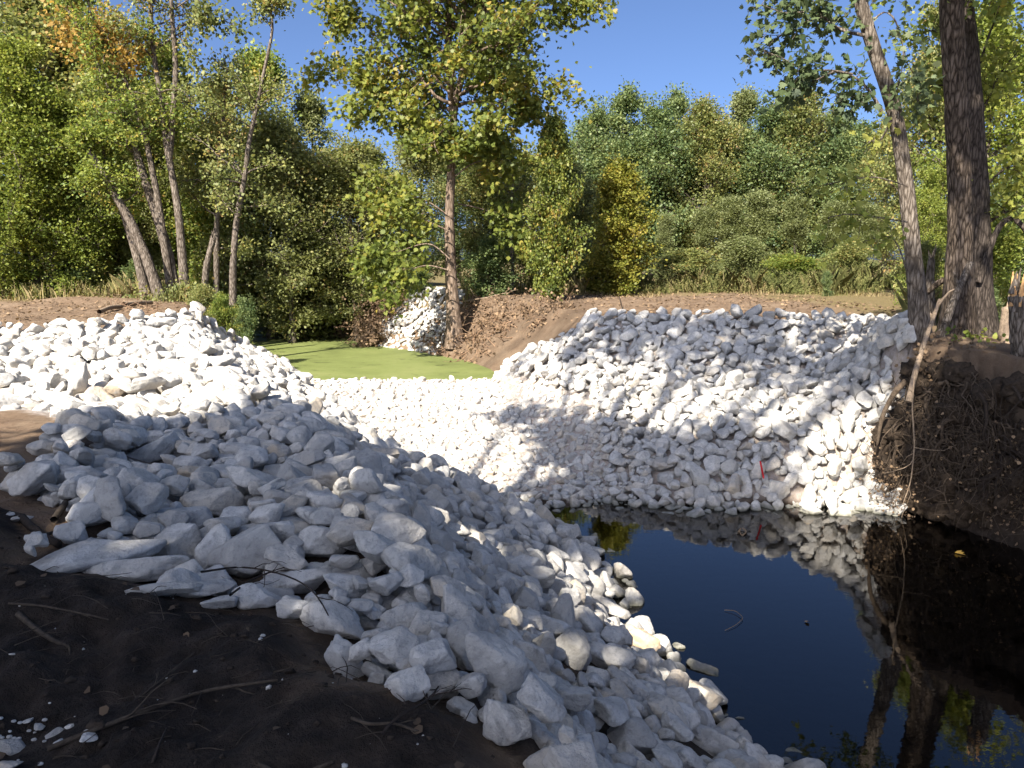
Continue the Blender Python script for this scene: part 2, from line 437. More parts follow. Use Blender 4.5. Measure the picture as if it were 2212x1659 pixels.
def terrain(x, y):
    x = np.asarray(x, float); y = np.asarray(y, float)
    dt, it = poly_dist(x, y, TOE)
    dc, ic = poly_dist(x, y, CREST)
    zw = np.interp(y, [12.5, 15, 19, 23, 24.3, 25.6], [-0.05, 0.12, 0.5, 0.86, 0.88, 0.2])
    zw = np.where(x > 2.6, np.minimum(zw, 0.0), zw)
    pool = -0.05 - np.minimum(0.95, 0.5 * dt)
    wp = sstep(12.6, 14.6, y + np.clip(1.2 - x, -3, 0) * 0.8)
    zf = np.where(it, pool * (1 - wp) + zw * wp, -0.03 * (1 - wp) + zw * wp)
    zp = 2.93 + 0.10 * fbm(xy0(x * 0.12, y * 0.12), 3, 3) + 0.05 * fbm(xy0(x * 0.9, y * 0.9), 3, 9)
    far = sstep(60, 140, np.hypot(x, y))
    zp = zp * (1 - far) + 2.9 * far
    t = np.where(it, 0, np.where(ic, dt / (dt + dc + 1e-6), 1.0))
    t = np.where(t < 1, t + 0.05 * np.sin(t * math.pi * 2), t)
    z = zf + (zp - zf) * t
    dr, ir = poly_dist(x, y, ROCKS)
    z = z - 0.13 * np.where(ir, sstep(0, 0.5, dr), 0) * sstep(-0.4, 0.6, z) * (1 - 0.7 * sstep(13.5, 15.5, y) * sstep(1.7, 1.0, z))
    z = z - 0.22 * np.where(ir, sstep(0.1, 0.9, dr), 0) * sstep(5.0, 6.5, y) * sstep(15.5, 12.0, y) * sstep(2.2, 2.7, z)
    z = z - 0.2 * np.where(ir, sstep(0.1, 0.9, dr), 0) * sstep(11.5, 13.5, y) * sstep(-2.5, -4, x) * sstep(1.4, 2.4, z)
    dd, idd = poly_dist(x, y, DIRT)
    w = np.where(idd, sstep(0.0, 0.22, dd), 0) * sstep(40, 20, y)
    clod = 0.06 * fbm(xy0(x * 1.7, y * 1.7), 4, 21, 0.6) + 0.022 * fbm(xy0(x * 11, y * 11), 3, 5, 0.6)
    rim = np.where(idd, np.exp(-((dd - 0.28) / 0.22) ** 2), 0)
    z = z + w * (0.03 + clod) + rim * 0.05
    rest = (1 - w) * np.where(z > 1.2, 1, 0.4)
    z = z + rest * 0.022 * fbm(xy0(x * 3.2, y * 3.2), 4, 31, 0.6)
    # brow of the bank under the two big trees and a few heaps of bulldozed soil
    z = z + 0.16 * np.exp(-(((x - 8.6) / 1.3) ** 2 + ((y - 15.0) / 1.6) ** 2))
    z = z + 0.22 * np.exp(-(((x + 15.5) / 2.2) ** 2 + ((y - 29.5) / 1.0) ** 2)) + 0.12 * np.exp(-(((x + 18) / 3) ** 2 + ((y - 26.5) / 0.6) ** 2))
    return z
def ground(x, y):
    return float(terrain(np.array([x]), np.array([y]))[0])
def hit(u, v):                                  # where the line of sight (u, v) meets the ground
    d = ray(u, v)
    t = np.geomspace(1.5, 90, 3000)
    p = EYE + d * t[:, None]
    below = p[:, 2] < terrain(p[:, 0], p[:, 1])
    return p[np.argmax(below)] if below.any() else p[-1]

def graded(lo, hi, fine, far, n):
    core = np.array(fine)
    left = core[0] - np.geomspace(0.4, core[0] - lo, n)[::-1]
    right = core[-1] + np.geomspace(0.4, hi - core[-1], n)
    return np.concatenate([left, core, right])
gx = graded(-1500, 1500, np.concatenate([np.arange(-16, -5, 0.13), np.arange(-5, 2.5, 0.036), np.arange(2.5, 12, 0.11)]), 0, 26)
yy = [1.4]
while yy[-1] < 48: yy.append(yy[-1] + max(0.026, 0.0095 * yy[-1]))
gy = graded(-300, 2500, np.array(yy), 0, 26)
GX, GY = np.meshgrid(gx, gy)
fx, fy = GX.ravel(), GY.ravel()
gz = terrain(fx, fy)
nx, ny = len(gx), len(gy)
ii, jj = np.meshgrid(np.arange(nx - 1), np.arange(ny - 1))
q = (jj * nx + ii).ravel()
quads = np.stack([q, q + 1, q + nx + 1, q + nx], -1)
dd, idd = poly_dist(fx, fy, DIRT)
dr, ir = poly_dist(fx, fy, ROCKS)
darker = np.where(idd, sstep(0.0, 0.5, dd + 0.3 + 0.3 * fbm(xy0(fx * 1.5, fy * 1.5), 3, 2)), 0) * sstep(7.6, 5.4, fy + 0.35 * (fx + 3) + 0.5 * vnoise(xy0(fx, fy), 4))  # weight of the near-black tone: near soil, rock gaps, waterline, banks
darker = np.maximum(darker, 0.75 * ir * sstep(9.5, 7.0, fy) * sstep(-0.2, 0.2, gz))
darker = np.maximum(darker, sstep(0.25, -0.1, gz) * (fy < 16))
darker = np.maximum(darker, 0.5 * sstep(-3.2, -1.8, fx) * sstep(3.2, 2.0, fx) * sstep(22.5, 23.5, fy) * sstep(34, 31, fy) * (gz < 3.2) * (0.7 + 0.5 * fbm(xy0(fx * 1.3, fy * 1.3), 4, 88)).clip(0, 1))
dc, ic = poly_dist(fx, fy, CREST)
darker = np.maximum(darker, 0.9 * ((fx > 6.9) & (fy < 17)) * sstep(3.2, 2.2, gz))
silt = np.where(ir, np.where(fx < -3.5, 0.8, np.where(fx > 2.5, 0.7, 0.9)), 0.0) * sstep(6, 9, fy) * (gz > 0.05) 
lit = np.clip(sstep(33, 36.5, fy + 1.2 * fbm(xy0(fx * 0.4, fy * 0.4), 3, 77)) * (1 - 0.35 * (fx > 1)), 0, 1)
lit = np.maximum(lit, sstep(9.2, 10.5, fx) * 0.8)
lit = np.maximum(lit, sstep(29, 31, fy) * (fx < -6) * 0.7)
ground_me = make_mesh("ground", np.stack([fx, fy, gz], -1), quads, np.full(len(quads), 4), M["soil"], {"darker": darker, "silt": np.clip(silt, 0, 1), "litter": lit}, True)
tag(obj("ground", ground_me), "bare brown soil of the creek banks, dark up close", kind="structure")

def sheet(name, x0, x1, y0, y1, z, mat):
    me = make_mesh(name, [(x0, y0, z), (x1, y0, z), (x1, y1, z), (x0, y1, z)], [[0, 1, 2, 3]], [4], mat)
    return obj(name, me)
tag(sheet("pool_water", -2.0, 40, -30, 15.6, 0.0, M["water"]), "still dark pool reflecting blue sky and the leaning trees", kind="structure")
tag(sheet("pond_water", -30, 4, 24.3, 50, 0.79, M["water"]), "still upstream pond under a green film", kind="structure")
tag(sheet("duckweed", -30, 4, 24.4, 50, 0.80, M["weed"]), "bright green film of duckweed covering the upstream pond", kind="stuff")

# ------------------------------------------------------------------ stones
def icosphere(sub):
    g = (1 + 5 ** 0.5) / 2
    v = [(-1, g, 0), (1, g, 0), (-1, -g, 0), (1, -g, 0), (0, -1, g), (0, 1, g), (0, -1, -g), (0, 1, -g), (g, 0, -1), (g, 0, 1), (-g, 0, -1), (-g, 0, 1)]
    f = [(0, 11, 5), (0, 5, 1), (0, 1, 7), (0, 7, 10), (0, 10, 11), (1, 5, 9), (5, 11, 4), (11, 10, 2), (10, 7, 6), (7, 1, 8), (3, 9, 4), (3, 4, 2), (3, 2, 6), (3, 6, 8), (3, 8, 9),
         (4, 9, 5), (2, 4, 11), (6, 2, 10), (8, 6, 7), (9, 8, 1)]
    v = [np.array(p, float) / np.linalg.norm(p) for p in v]
    for _ in range(sub):
        mid, nf = {}, []
        def m(a, b):
            key = (min(a, b), max(a, b))
            if key not in mid:
                p = v[a] + v[b]; v.append(p / np.linalg.norm(p)); mid[key] = len(v) - 1
            return mid[key]
        for a, b, c in f:
            x, y, z = m(a, b), m(b, c), m(c, a)
            nf += [(a, x, z), (b, y, x), (c, z, y), (x, y, z)]
        f = nf
    return np.array(v), np.array(f)
ICO = {s: icosphere(s) for s in (1, 2, 3, 4)}
def stone_shape(seed, sub, sharp=None, planes=None):
    r = np.random.default_rng(1000 + seed)
    d = ICO[sub][0]
    n = unit(r.normal(size=(r.integers(9, 15) if planes is None else planes, 3)))
    n = np.concatenate([n, unit(np.array([[0, 0, 1.0], [0, 0, -1.0]]) + r.normal(0, 0.15, (2, 3)))])
    off = r.uniform(0.58, 1.0, len(n))
    pw = (r.uniform(9, 28) if sharp is None else sharp * 1.6)
    dot = np.maximum(d @ n.T, 1e-6) / off
    rad = np.minimum((dot ** pw).sum(1) ** (-1 / pw), 1.18)
    v = d * rad[:, None]
    a = 0.055 if sub > 2 else 0.04
    v = v * (1 + a * fbm(v * 2.2 + seed * 7.3, 5 if sub > 2 else 2, seed, 0.55))[:, None]
    c = (v.max(0) + v.min(0)) / 2
    v = (v - c) / ((v.max(0) - v.min(0)).max() / 2)
    return v

# sizes over the work: big rock near the dirt edge, small trampled stone on the low crossing
def size_at(x, y, z, r):
    if y > 28: return r.uniform(0.07, 0.17)
    if z < 1.25 and y > 13.2 and x < 2.6:  return r.uniform(0.055, 0.135)
    if y < 10 and z > 0.6: return r.choice([r.uniform(0.06, 0.10), r.uniform(0.09, 0.14), r.uniform(0.13, 0.175)], p=[0.35, 0.42, 0.23])
    if x < -3 and y > 9: return r.uniform(0.09, 0.20)
    return r.choice([r.uniform(0.08, 0.13), r.uniform(0.12, 0.20)], p=[0.4, 0.6])

stones = []                                     # x, y, z, r, sx, sy, sz, R(3x3), tint, hero label or None, shape seed
cells = {}
CELL = 0.6
def near(x, y):
    cx, cy = int(math.floor(x / CELL)), int(math.floor(y / CELL))
    for a in (-1, 0, 1):
        for b in (-1, 0, 1):
            yield from cells.get((cx + a, cy + b), ())
def put(st):
    stones.append(st)
    cells.setdefault((int(math.floor(st["p"][0] / CELL)), int(math.floor(st["p"][1] / CELL))), []).append(st)
def rot_mat(n, tilt, r):
    z = unit(np.asarray(n) + r.normal(0, tilt, 3))
    a = r.uniform(0, 2 * math.pi)
    x = unit(np.cross([math.cos(a), math.sin(a), 0.01], z)); y = np.cross(z, x)
    return np.stack([x, y, z], 1)
def slope_n(x, y):
    e = 0.25
    return unit(np.array([ground(x - e, y) - ground(x + e, y), ground(x, y - e) - ground(x, y + e), 2 * e]))

# hand placed stones: u, v, width, height (in 2212 px units), tilt degrees, tint, sharpness, label
HERO = [
    (530, 1197, 150, 128, -14, 0.45, 26, "largest blocky grey stone with a squared pale face, heading the near pile"),
    (205, 1200, 285, 86, -9, 0.35, 14, "long flat grey slab with dark stains lying on the soil edge"),
    (292, 1232, 215, 62, 5, 0.72, 12, "long low pale slab just below the dark-stained slab"),
    (462, 1192, 74, 126, 8, 0.4, 24, "pointed upright grey stone between the low slabs and the largest block"),
    (386, 1178, 100, 128, 24, 0.6, 18, "tall leaning pale stone between the dark-stained slab and the pointed upright stone"),
    (722, 1338, 200, 92, 14, 0.78, 13, "broad pale flat slab beside the twigs on the soil brow"),
    (1003, 1392, 98, 134, -6, 0.3, 26, "tall pointed grey blade of stone leaning on the slope below the pale flat slab"),
    (1384, 1382, 92, 66, 20, 0.9, 8, "tan orange stone at the pool edge"),
    (1428, 1394, 52, 56, 0, 0.75, 9, "cream stone touching the tan stone at the pool edge"),
    (1516, 1506, 82, 72, 20, 0.66, 9, "rounded whitest stone at the pool edge below the tan stone"),
    (1095, 1560, 132, 140, 0, 0.25, 11, "big blue grey boulder against the dark soil brow at the bottom"),
    (192, 1112, 88, 62, 0, 0.62, 8, "rounded bright white stone beside the broken branch on the soil"),
    (690, 1172, 118, 86, 10, 0.12, 10, "dark pitted grey boulder right of the largest blocky stone"),
    (600, 1020, 62, 52, 0, 0.5, 14, "squared grey stone on top of the near pile, under its sunlit rim"),
    (460, 1085, 130, 84, 12, 0.42, 16, "big hump backed grey stone in the middle of the near pile"),
    (330, 975, 120, 62, -18, 0.45, 12, "long tilted grey stone at the upper rim of the near pile"),
    (90, 968, 66, 46, 0, 0.55, 18, "squared pale stone at the lone corner of the pile on the sunny soil"),
    (880, 1480, 96, 86, 0, 0.64, 14, "wide pale wedge stone pressed into the soil brow"),
    (960, 1478, 80, 100, 18, 0.5, 12, "smooth slanted grey stone beside the pale wedge stone"),
    (1240, 1400, 92, 110, 20, 0.5, 10, "smooth triangular grey stone on the slope above the pool"),
    (1310, 1420, 120, 80, 12, 0.58, 9, "broad smooth pale stone between the triangular stone and the tan stone"),
    (1310, 1310, 110, 46, 22, 0.5, 10, "long slanted grey stone pointing at the pool above the tan stone"),
    (1360, 1590, 118, 92, 0, 0.46, 10, "big domed grey boulder low on the slope near the bottom"),
    (1535, 1605, 150, 66, 16, 0.5, 12, "long slanted pale stone at the bottom by the pool"),
    (1640, 1590, 62, 40, 14, 0.2, 9, "mossy half sunk grey stone standing in the pool"),
    (355, 1274, 150, 46, 6, 0.5, 12, "low grey slab half buried along the soil edge, right of the long low pale slab"),
    (440, 1272, 130, 52, -4, 0.3, 14, "dull flat stone tucked under the largest blocky stone"),
    (474, 1302, 92, 38, 0, 0.45, 10, "small rounded stone half buried in the soil edge below the dull flat stone"),
    (556, 1288, 118, 66, 8, 0.55, 14, "pale rough stone behind the forked dark twig"),
    (640, 1256, 145, 72, 4, 0.2, 16, "dark flat topped stone right below the largest blocky stone"),
    (640, 1318, 90, 60, 20, 0.6, 12, "pale stone wedged between the forked twig and the pale flat slab"),
    (1362, 1322, 36, 34, 0, 0.05, 8, "dark wet stone standing in the pool above the tan stone"),
]
HERO_Y = {7: 8.55, 8: 8.75, 9: 7.35}
hr = np.random.default_rng(77)
for k, (u, v, w, h, tl, tint, sharp, lab) in enumerate(HERO):
    p = hit(u, min(v + h * 0.30, 1700))
    if k in HERO_Y: p = at_y(u, v, HERO_Y[k])
    mpp = project(p)[2] / FPX
    a, b = w * mpp / 2 * 1.04, h * mpp / 2 * 1.04
    dv = unit(ray(u, v)); rt = unit(np.cross(dv, [0, 0, 1])); up = np.cross(rt, dv)
    c, s_ = math.cos(math.radians(-tl)), math.sin(math.radians(-tl))
    X, Z = c * rt + s_ * up, -s_ * rt + c * up
    dep = min(max(0.75 * math.sqrt(a * b), 0.5 * max(a, b)), 0.28)
    pos = EYE + ray(u, v) * (project(p)[2] - 0.3 * dep)
    put(dict(p=pos, r=(a + b + dep) / 3, s=np.array([a, dep, b]), R=np.stack([X, dv, Z], 1), tint=tint, hero=lab, seed=200 + k, sharp=sharp, tan=(k == 7)))

pr = np.random.default_rng(3)
NSEED = 26
SIZE_K = 1.0
def hides_hero(p, r):
    q = project(p); rp = r * FPX / q[2]
    for k, h in enumerate(HERO):
        hp = HPJ[k]
        if q[2] < hp[2] + 0.05 and ((q[0] - hp[0]) / (h[2] / 2 + 0.3 * rp)) ** 2 + ((q[1] - hp[1]) / (h[3] / 2 + 0.3 * rp)) ** 2 < 1: return True
    return False
def try_region(poly, tries, limit, kfac=0.80, guard=False):
    P = np.array(poly); lo, hi = P.min(0), P.max(0)
    xs, ys = [], []
    while len(xs) < tries:
        x = pr.uniform(lo[0], hi[0], 4000); y = pr.uniform(lo[1], hi[1], 4000)
        ok = poly_dist(x, y, poly)[1]
        xs += list(x[ok]); ys += list(y[ok])
    n = tries
    xs, ys = np.array(xs[:n]), np.array(ys[:n])
    zs = terrain(xs, ys)
    for x, y, z0 in zip(xs, ys, zs):
        if x < -9.5 and y < 17 and pr.random() < 0.3: continue
        r = size_at(x, y, z0, pr) * SIZE_K * (0.68 if y < 4.0 else 1.0)
        bare = fbm(np.array([x * 0.7, y * 0.7, 0.0]), 2, 8)
        if x < -4.4 and 8.3 < y < 10.2 and bare > 0.25 - 0.2 * max(0, -x - 5): continue
        low = (z0 < 1.2 and y > 13.6 and x < 1.9) or (x < -4.2 and 8.0 < y < 11.5)
        z = z0 + (0.28 if not low else 0.05) * r
        for t in near(x, y):
            R = kfac * (r + t["r"]); d2 = (x - t["p"][0]) ** 2 + (y - t["p"][1]) ** 2
            if d2 < R * R: z = max(z, t["p"][2] + math.sqrt(R * R - d2))
        if z - z0 > (limit * 0.155 + 0.55 * r if not low else 0.03 + 0.25 * r): continue
        if not poly_dist(np.array([x]), np.array([y]), ROCKS if y < 28 else PILE2)[1][0]: continue
        if guard and hides_hero(np.array([x, y, z]), r): continue
        fl = pr.uniform(0.66, 1.0)
        s3 = r * np.array([pr.uniform(1.05, 1.45), pr.uniform(0.9, 1.15), fl])
        put(dict(p=np.array([x, y, z]), r=r, s=s3, R=None, tint=None, hero=None, seed=int(pr.integers(NSEED)), sharp=None, tan=False))
try_region(ROCKS, 30000, 1.0)
SIZE_K = 0.62
try_region(ROCKS, 16000, 0.8, 0.74)
SIZE_K = 0.55
try_region([(-4.5, 2), (0.8, 1.2), (4.7, 2.5), (4.0, 4.6), (3.2, 7.0), (2.5, 9.0), (2.1, 11.4), (-1, 11), (-4, 9)], 7000, 0.55, 0.72)
SIZE_K = 0.62
try_region([(1.5, 14), (7, 13.9), (8.6, 17.4), (8.8, 20), (4, 21.6), (2, 20)], 9000, 0.7, 0.72)
SIZE_K = 0.9
try_region([(5.2, 13.8), (7.1, 13.9), (7.9, 15.2), (8.7, 17.4), (7.2, 17.4), (6.0, 15.8)], 1500, 2.2, 0.7)
SIZE_K = 1.0
try_region(PILE2, 1500, 1.0)
_pj = project(np.array([t["p"] for t in stones]))
keep = np.ones(len(stones), bool)
for k, h in enumerate(HERO):
    cz = math.cos(math.radians(h[4])); sz_ = math.sin(math.radians(h[4]))
    du, dv_ = _pj[:, 0] - _pj[k, 0], _pj[:, 1] - _pj[k, 1]
    a_, b_ = du * cz + dv_ * sz_, -du * sz_ + dv_ * cz
    rp = np.array([t["r"] for t in stones]) * FPX / _pj[:, 2]
    inside = (a_ / (h[2] / 2 + 0.2 * rp)) ** 2 + (b_ / (h[3] / 2 + 0.2 * rp)) ** 2 < 1
    keep &= ~(inside & (_pj[:, 2] < _pj[k, 2] + 0.08) & np.array([t["hero"] is None for t in stones]))
stones = [t for t, q_ in zip(stones, keep) if q_]
HPJ = _pj[:len(HERO)]
cells.clear()
for t in stones: cells.setdefault((int(math.floor(t["p"][0] / CELL)), int(math.floor(t["p"][1] / CELL))), []).append(t)
NEAR_PILE = [(-4.5, 2), (0.8, 1.2), (3.4, 1.0), (3.6, 4.6), (2.6, 7.0), (1.6, 9.0), (-1, 9), (-4.5, 8)]
try_region(NEAR_PILE, 2500, 0.9, 0.76, True)
SIZE_K = 0.6
try_region(NEAR_PILE, 4000, 0.7, 0.74, True)
SIZE_K = 1.0
STN = terrain(np.array([t["p"][0] for t in stones]) , np.array([t["p"][1] for t in stones]))
e = 0.3
px_, py_ = np.array([t["p"][0] for t in stones]), np.array([t["p"][1] for t in stones])
nrm = unit(np.stack([terrain(px_ - e, py_) - terrain(px_ + e, py_), terrain(px_, py_ - e) - terrain(px_, py_ + e), np.full(len(px_), 2 * e)], -1))
for t, n_ in zip(stones, nrm):
    if t["R"] is None: t["R"] = rot_mat(n_, 0.33, pr)
    if t["tint"] is None:
        f = pr.beta(1.5, 1.8)
        if t["p"][1] > 12 and t["p"][2] < 1.4 and t["p"][0] < 2.5 and pr.random() < 0.45: f = pr.uniform(0.75, 0.97)
        if t["p"][0] < -3.5 and t["p"][1] > 8 and pr.random() < 0.3: f = pr.uniform(0.75, 0.95)
        t["tint"] = f

# which stones show largest: a coarse depth buffer of discs
pos_all = np.array([t["p"] for t in stones]); rad_all = np.array([t["r"] for t in stones])
pj = project(pos_all)
W_, H_ = 1106, 830
own = np.full((H_, W_), -1, int); zb = np.full((H_, W_), 1e9)
for k in np.argsort(-pj[:, 2]):
    u, v, w = pj[k]
    if w < 0.5: continue
    rp = rad_all[k] * FPX / w / 2; u /= 2; v /= 2
    x0, x1, y0, y1 = int(max(0, u - rp)), int(min(W_, u + rp + 1)), int(max(0, v - rp)), int(min(H_, v + rp + 1))
    if x0 >= x1 or y0 >= y1: continue
    Y, X = np.ogrid[y0:y1, x0:x1]
    mk = (X - u) ** 2 + (Y - v) ** 2 < rp * rp
    own[y0:y1, x0:x1][mk] = k
# the soil brow hides what lies below it
brow = [(0, 1700), (0, 1250), (60, 1245), (300, 1280), (480, 1312), (640, 1340), (715, 1432), (860, 1500), (1030, 1560), (1130, 1659), (1130, 1700)]
UU, VV = np.meshgrid(np.arange(W_) * 2.0, np.arange(H_) * 2.0)
own[poly_dist(UU, VV, brow)[1]] = -1
seen = np.bincount(own[own >= 0].ravel(), minlength=len(stones))
single = set(np.argsort(-seen)[:300].tolist()) | {k for k, t in enumerate(stones) if t["hero"]}
single = [k for k in single if stones[k]["hero"]] + sorted((k for k in single if not stones[k]["hero"]), key=lambda k: -seen[k])
single = single[:300]
sset = set(single)
print("stones", len(stones), "singles", len(single), "smallest single px", seen[single].min())

# the mass of the smaller and farther stones: one object
shapes2 = {s: stone_shape(s, 2) for s in range(NSEED)}
shapes1 = {s: stone_shape(s, 1) for s in range(NSEED)}
shapes3 = {s: stone_shape(s, 3) for s in range(NSEED)}
mv, mf, mt, off = [], [], [], 0
for k, t in enumerate(stones):
    if k in sset: continue
    sub = 1 if (seen[k] < 3 and t["p"][1] > 8) else (3 if seen[k] > 26 else 2)
    v = (shapes3 if sub == 3 else shapes2 if sub == 2 else shapes1)[t["seed"] % NSEED] * t["s"]
    v = v @ t["R"].T + t["p"]
    mv.append(v); mf.append(ICO[sub][1] + off); mt.append(np.full(len(v), t["tint"])); off += len(v)
fcs = np.concatenate(mf)
mass = make_mesh("riprap_stones", np.concatenate(mv), fcs, np.full(len(fcs), 3), M["stone_mass"], {"tint": np.concatenate(mt)}, True)
tag(obj("riprap_stones", mass), "white limestone riprap covering the slopes and the low crossing", kind="stuff")

# the stones one can pick out: each an object, copies of a few masters
def stone_mesh(seed, sharp=None, mat=None):
    v = stone_shape(seed, 4, sharp)
    return make_mesh("stone", v, ICO[4][1], np.full(len(ICO[4][1]), 3), mat or M["stone"], None, True)
masters = {s: stone_mesh(s) for s in range(NSEED)}
first_stone = None
for k in single:
    t = stones[k]
    if first_stone is None:
        o = obj("stone", masters[0]); first_stone = o
    else:
        o = first_stone.copy(); COL.objects.link(o)
    o.data = stone_mesh(t["seed"], t["sharp"], M["stone_tan"] if t["tan"] else None) if t["hero"] else masters[t["seed"] % NSEED]
    L = np.eye(4); L[:3, :3] = t["R"] * t["s"][None]; L[:3, 3] = t["p"]
    o.matrix_world = Matrix(L.tolist())
    t["obj"] = o

# words for each stone: its own look, and its place counted from a stone or edge one can find
hero_pts = []
for k in single:
    t = stones[k]
    if t["hero"]: hero_pts.append((pj[k, 0], pj[k, 1], k))
NICK = ["largest blocky stone", "dark-stained slab", "long low pale slab", "pointed upright stone", "tall leaning pale stone", "pale flat slab by the twigs", "tall stone blade", "tan stone",
        "cream stone by the tan stone", "whitest stone at the pool", "blue grey boulder at the bottom", "bright white stone by the broken branch", "dark pitted boulder", "squared stone under the sunlit rim",
        "hump backed stone", "long tilted rim stone", "lone squared corner stone", "pale wedge stone", "smooth slanted stone", "triangular stone", "broad smooth stone", "long slanted stone above the tan stone",
        "domed boulder", "long slanted stone at the bottom", "mossy half sunk stone", "half buried low slab", "dull flat stone", "small half buried rounded stone", "pale rough stone by the forked twig", "dark flat topped stone", "pale wedged stone", "dark wet stone in the pool"]
ORD = ["", "second ", "third ", "fourth ", "fifth ", "sixth ", "seventh ", "eighth ", "ninth ", "tenth ", "eleventh ", "twelfth ", "thirteenth ", "fourteenth ", "fifteenth "]
def looks(t):
    pr_ = np.abs(t["R"].T @ unit(t["p"] - EYE))
    sx = sorted(t["s"]); el = sx[2] / sx[0]
    sz = "big" if t["r"] > 0.195 else ("small" if t["r"] < 0.12 else "middling")
    sh = "long" if el > 2.3 else ("flattish" if el > 1.85 else ("blocky" if el < 1.45 else "chunky"))
    co = "tan" if t["tint"] > 0.93 else ("cream" if t["tint"] > 0.78 else ("dull grey" if t["tint"] < 0.22 else ("white" if t["tint"] > 0.5 else "grey")))
    return f"{sz} {sh} {co} stone"
hero_i = {k: i for i, k in enumerate([k for k in range(len(stones)) if stones[k]["hero"]])}
buckets = {}
for k in single:
    t = stones[k]
    if t["hero"]:
        tag(t["obj"], t["hero"], "stone", "limestone riprap stones"); continue
    u, v = pj[k, :2]
    best = min(hero_pts, key=lambda h: math.hypot(h[0] - u, 1.3 * (h[1] - v)))
    du, dv_ = u - best[0], v - best[1]
    side = ("right of" if du > 0 else "left of") if abs(du) > abs(dv_) * 1.1 else ("below" if dv_ > 0 else "above")
    buckets.setdefault((best[2], side, looks(t)), []).append((math.hypot(du, dv_), k))
for (hk, side, lk), lst in buckets.items():
    lst.sort()
    for n_, (_, k) in enumerate(lst):
        pre = ORD[n_] if n_ < len(ORD) else f"number {n_ + 1} "
        lab = f"{pre or ('first ' if len(lst) > 1 else '')}{lk} {side} the {NICK[hero_i[hk]]}"
        tag(stones[k]["obj"], lab, "stone", "limestone riprap stones")

# ------------------------------------------------------------------ trees and bushes
LEAF = {
    "kite": (np.array([(0, 0), (0.40, 0.48), (0, 1.0), (-0.40, 0.48)], float)),
    "narrow": (np.array([(0, 0), (0.17, 0.45), (0, 1.0), (-0.17, 0.45)], float)),
    "broad": (np.array([(0, 0), (0.45, 0.18), (0.5, 0.55), (0.0, 1.0), (-0.5, 0.55), (-0.45, 0.18)], float)),
    "lobed": (np.array([(0, 0), (0.32, 0.10), (0.55, 0.48), (0.30, 0.45), (0.34, 0.78), (0.14, 0.66), (0, 1.05), (-0.14, 0.66), (-0.34, 0.78), (-0.30, 0.45), (-0.55, 0.48), (-0.32, 0.10)], float)),
}
def leaf_arrays(pos, axis, size, tint, shape, rng, up=0.55):
    n = len(pos)
    T = LEAF[shape]; kk = len(T)
    a = unit(axis)
    nr = unit(rng.normal(0, 1, (n, 3)) * 0.8 + np.array([0, 0, up]) + S * 0.6)
    s_ = unit(np.cross(a, nr))
    sz = (size * rng.uniform(0.65, 1.3, n))[:, None, None]
    v = pos[:, None] + sz * (T[None, :, :1] * s_[:, None] + T[None, :, 1:] * a[:, None])
    fold = np.abs(T[None, :, :1]) * sz * 0.35
    v = v + fold * np.cross(s_, a)[:, None]
    return v.reshape(-1, 3), np.repeat(tint, kk), kk
def leaf_mesh(name, groups, mat):
    V, L, Tt, A, off = [], [], [], [], 0
    for v, t, kk in groups:
        V.append(v); A.append(t); L.append(np.arange(len(v)) + off); Tt.append(np.full(len(v) // kk, kk)); off += len(v)
    return make_mesh(name, np.concatenate(V), np.concatenate(L), np.concatenate(Tt), mat, {"tint": np.clip(np.concatenate(A), 0, 1)})

def branch(rng, p0, d0, length, n=6, wob=0.18, trop=0.08):
    p = [np.asarray(p0, float)]; d = unit(d0)
    for _ in range(n):
        d = unit(d + rng.normal(0, wob, 3) + np.array([0, 0, trop]))
        p.append(p[-1] + d * length / n)
    return np.array(p)

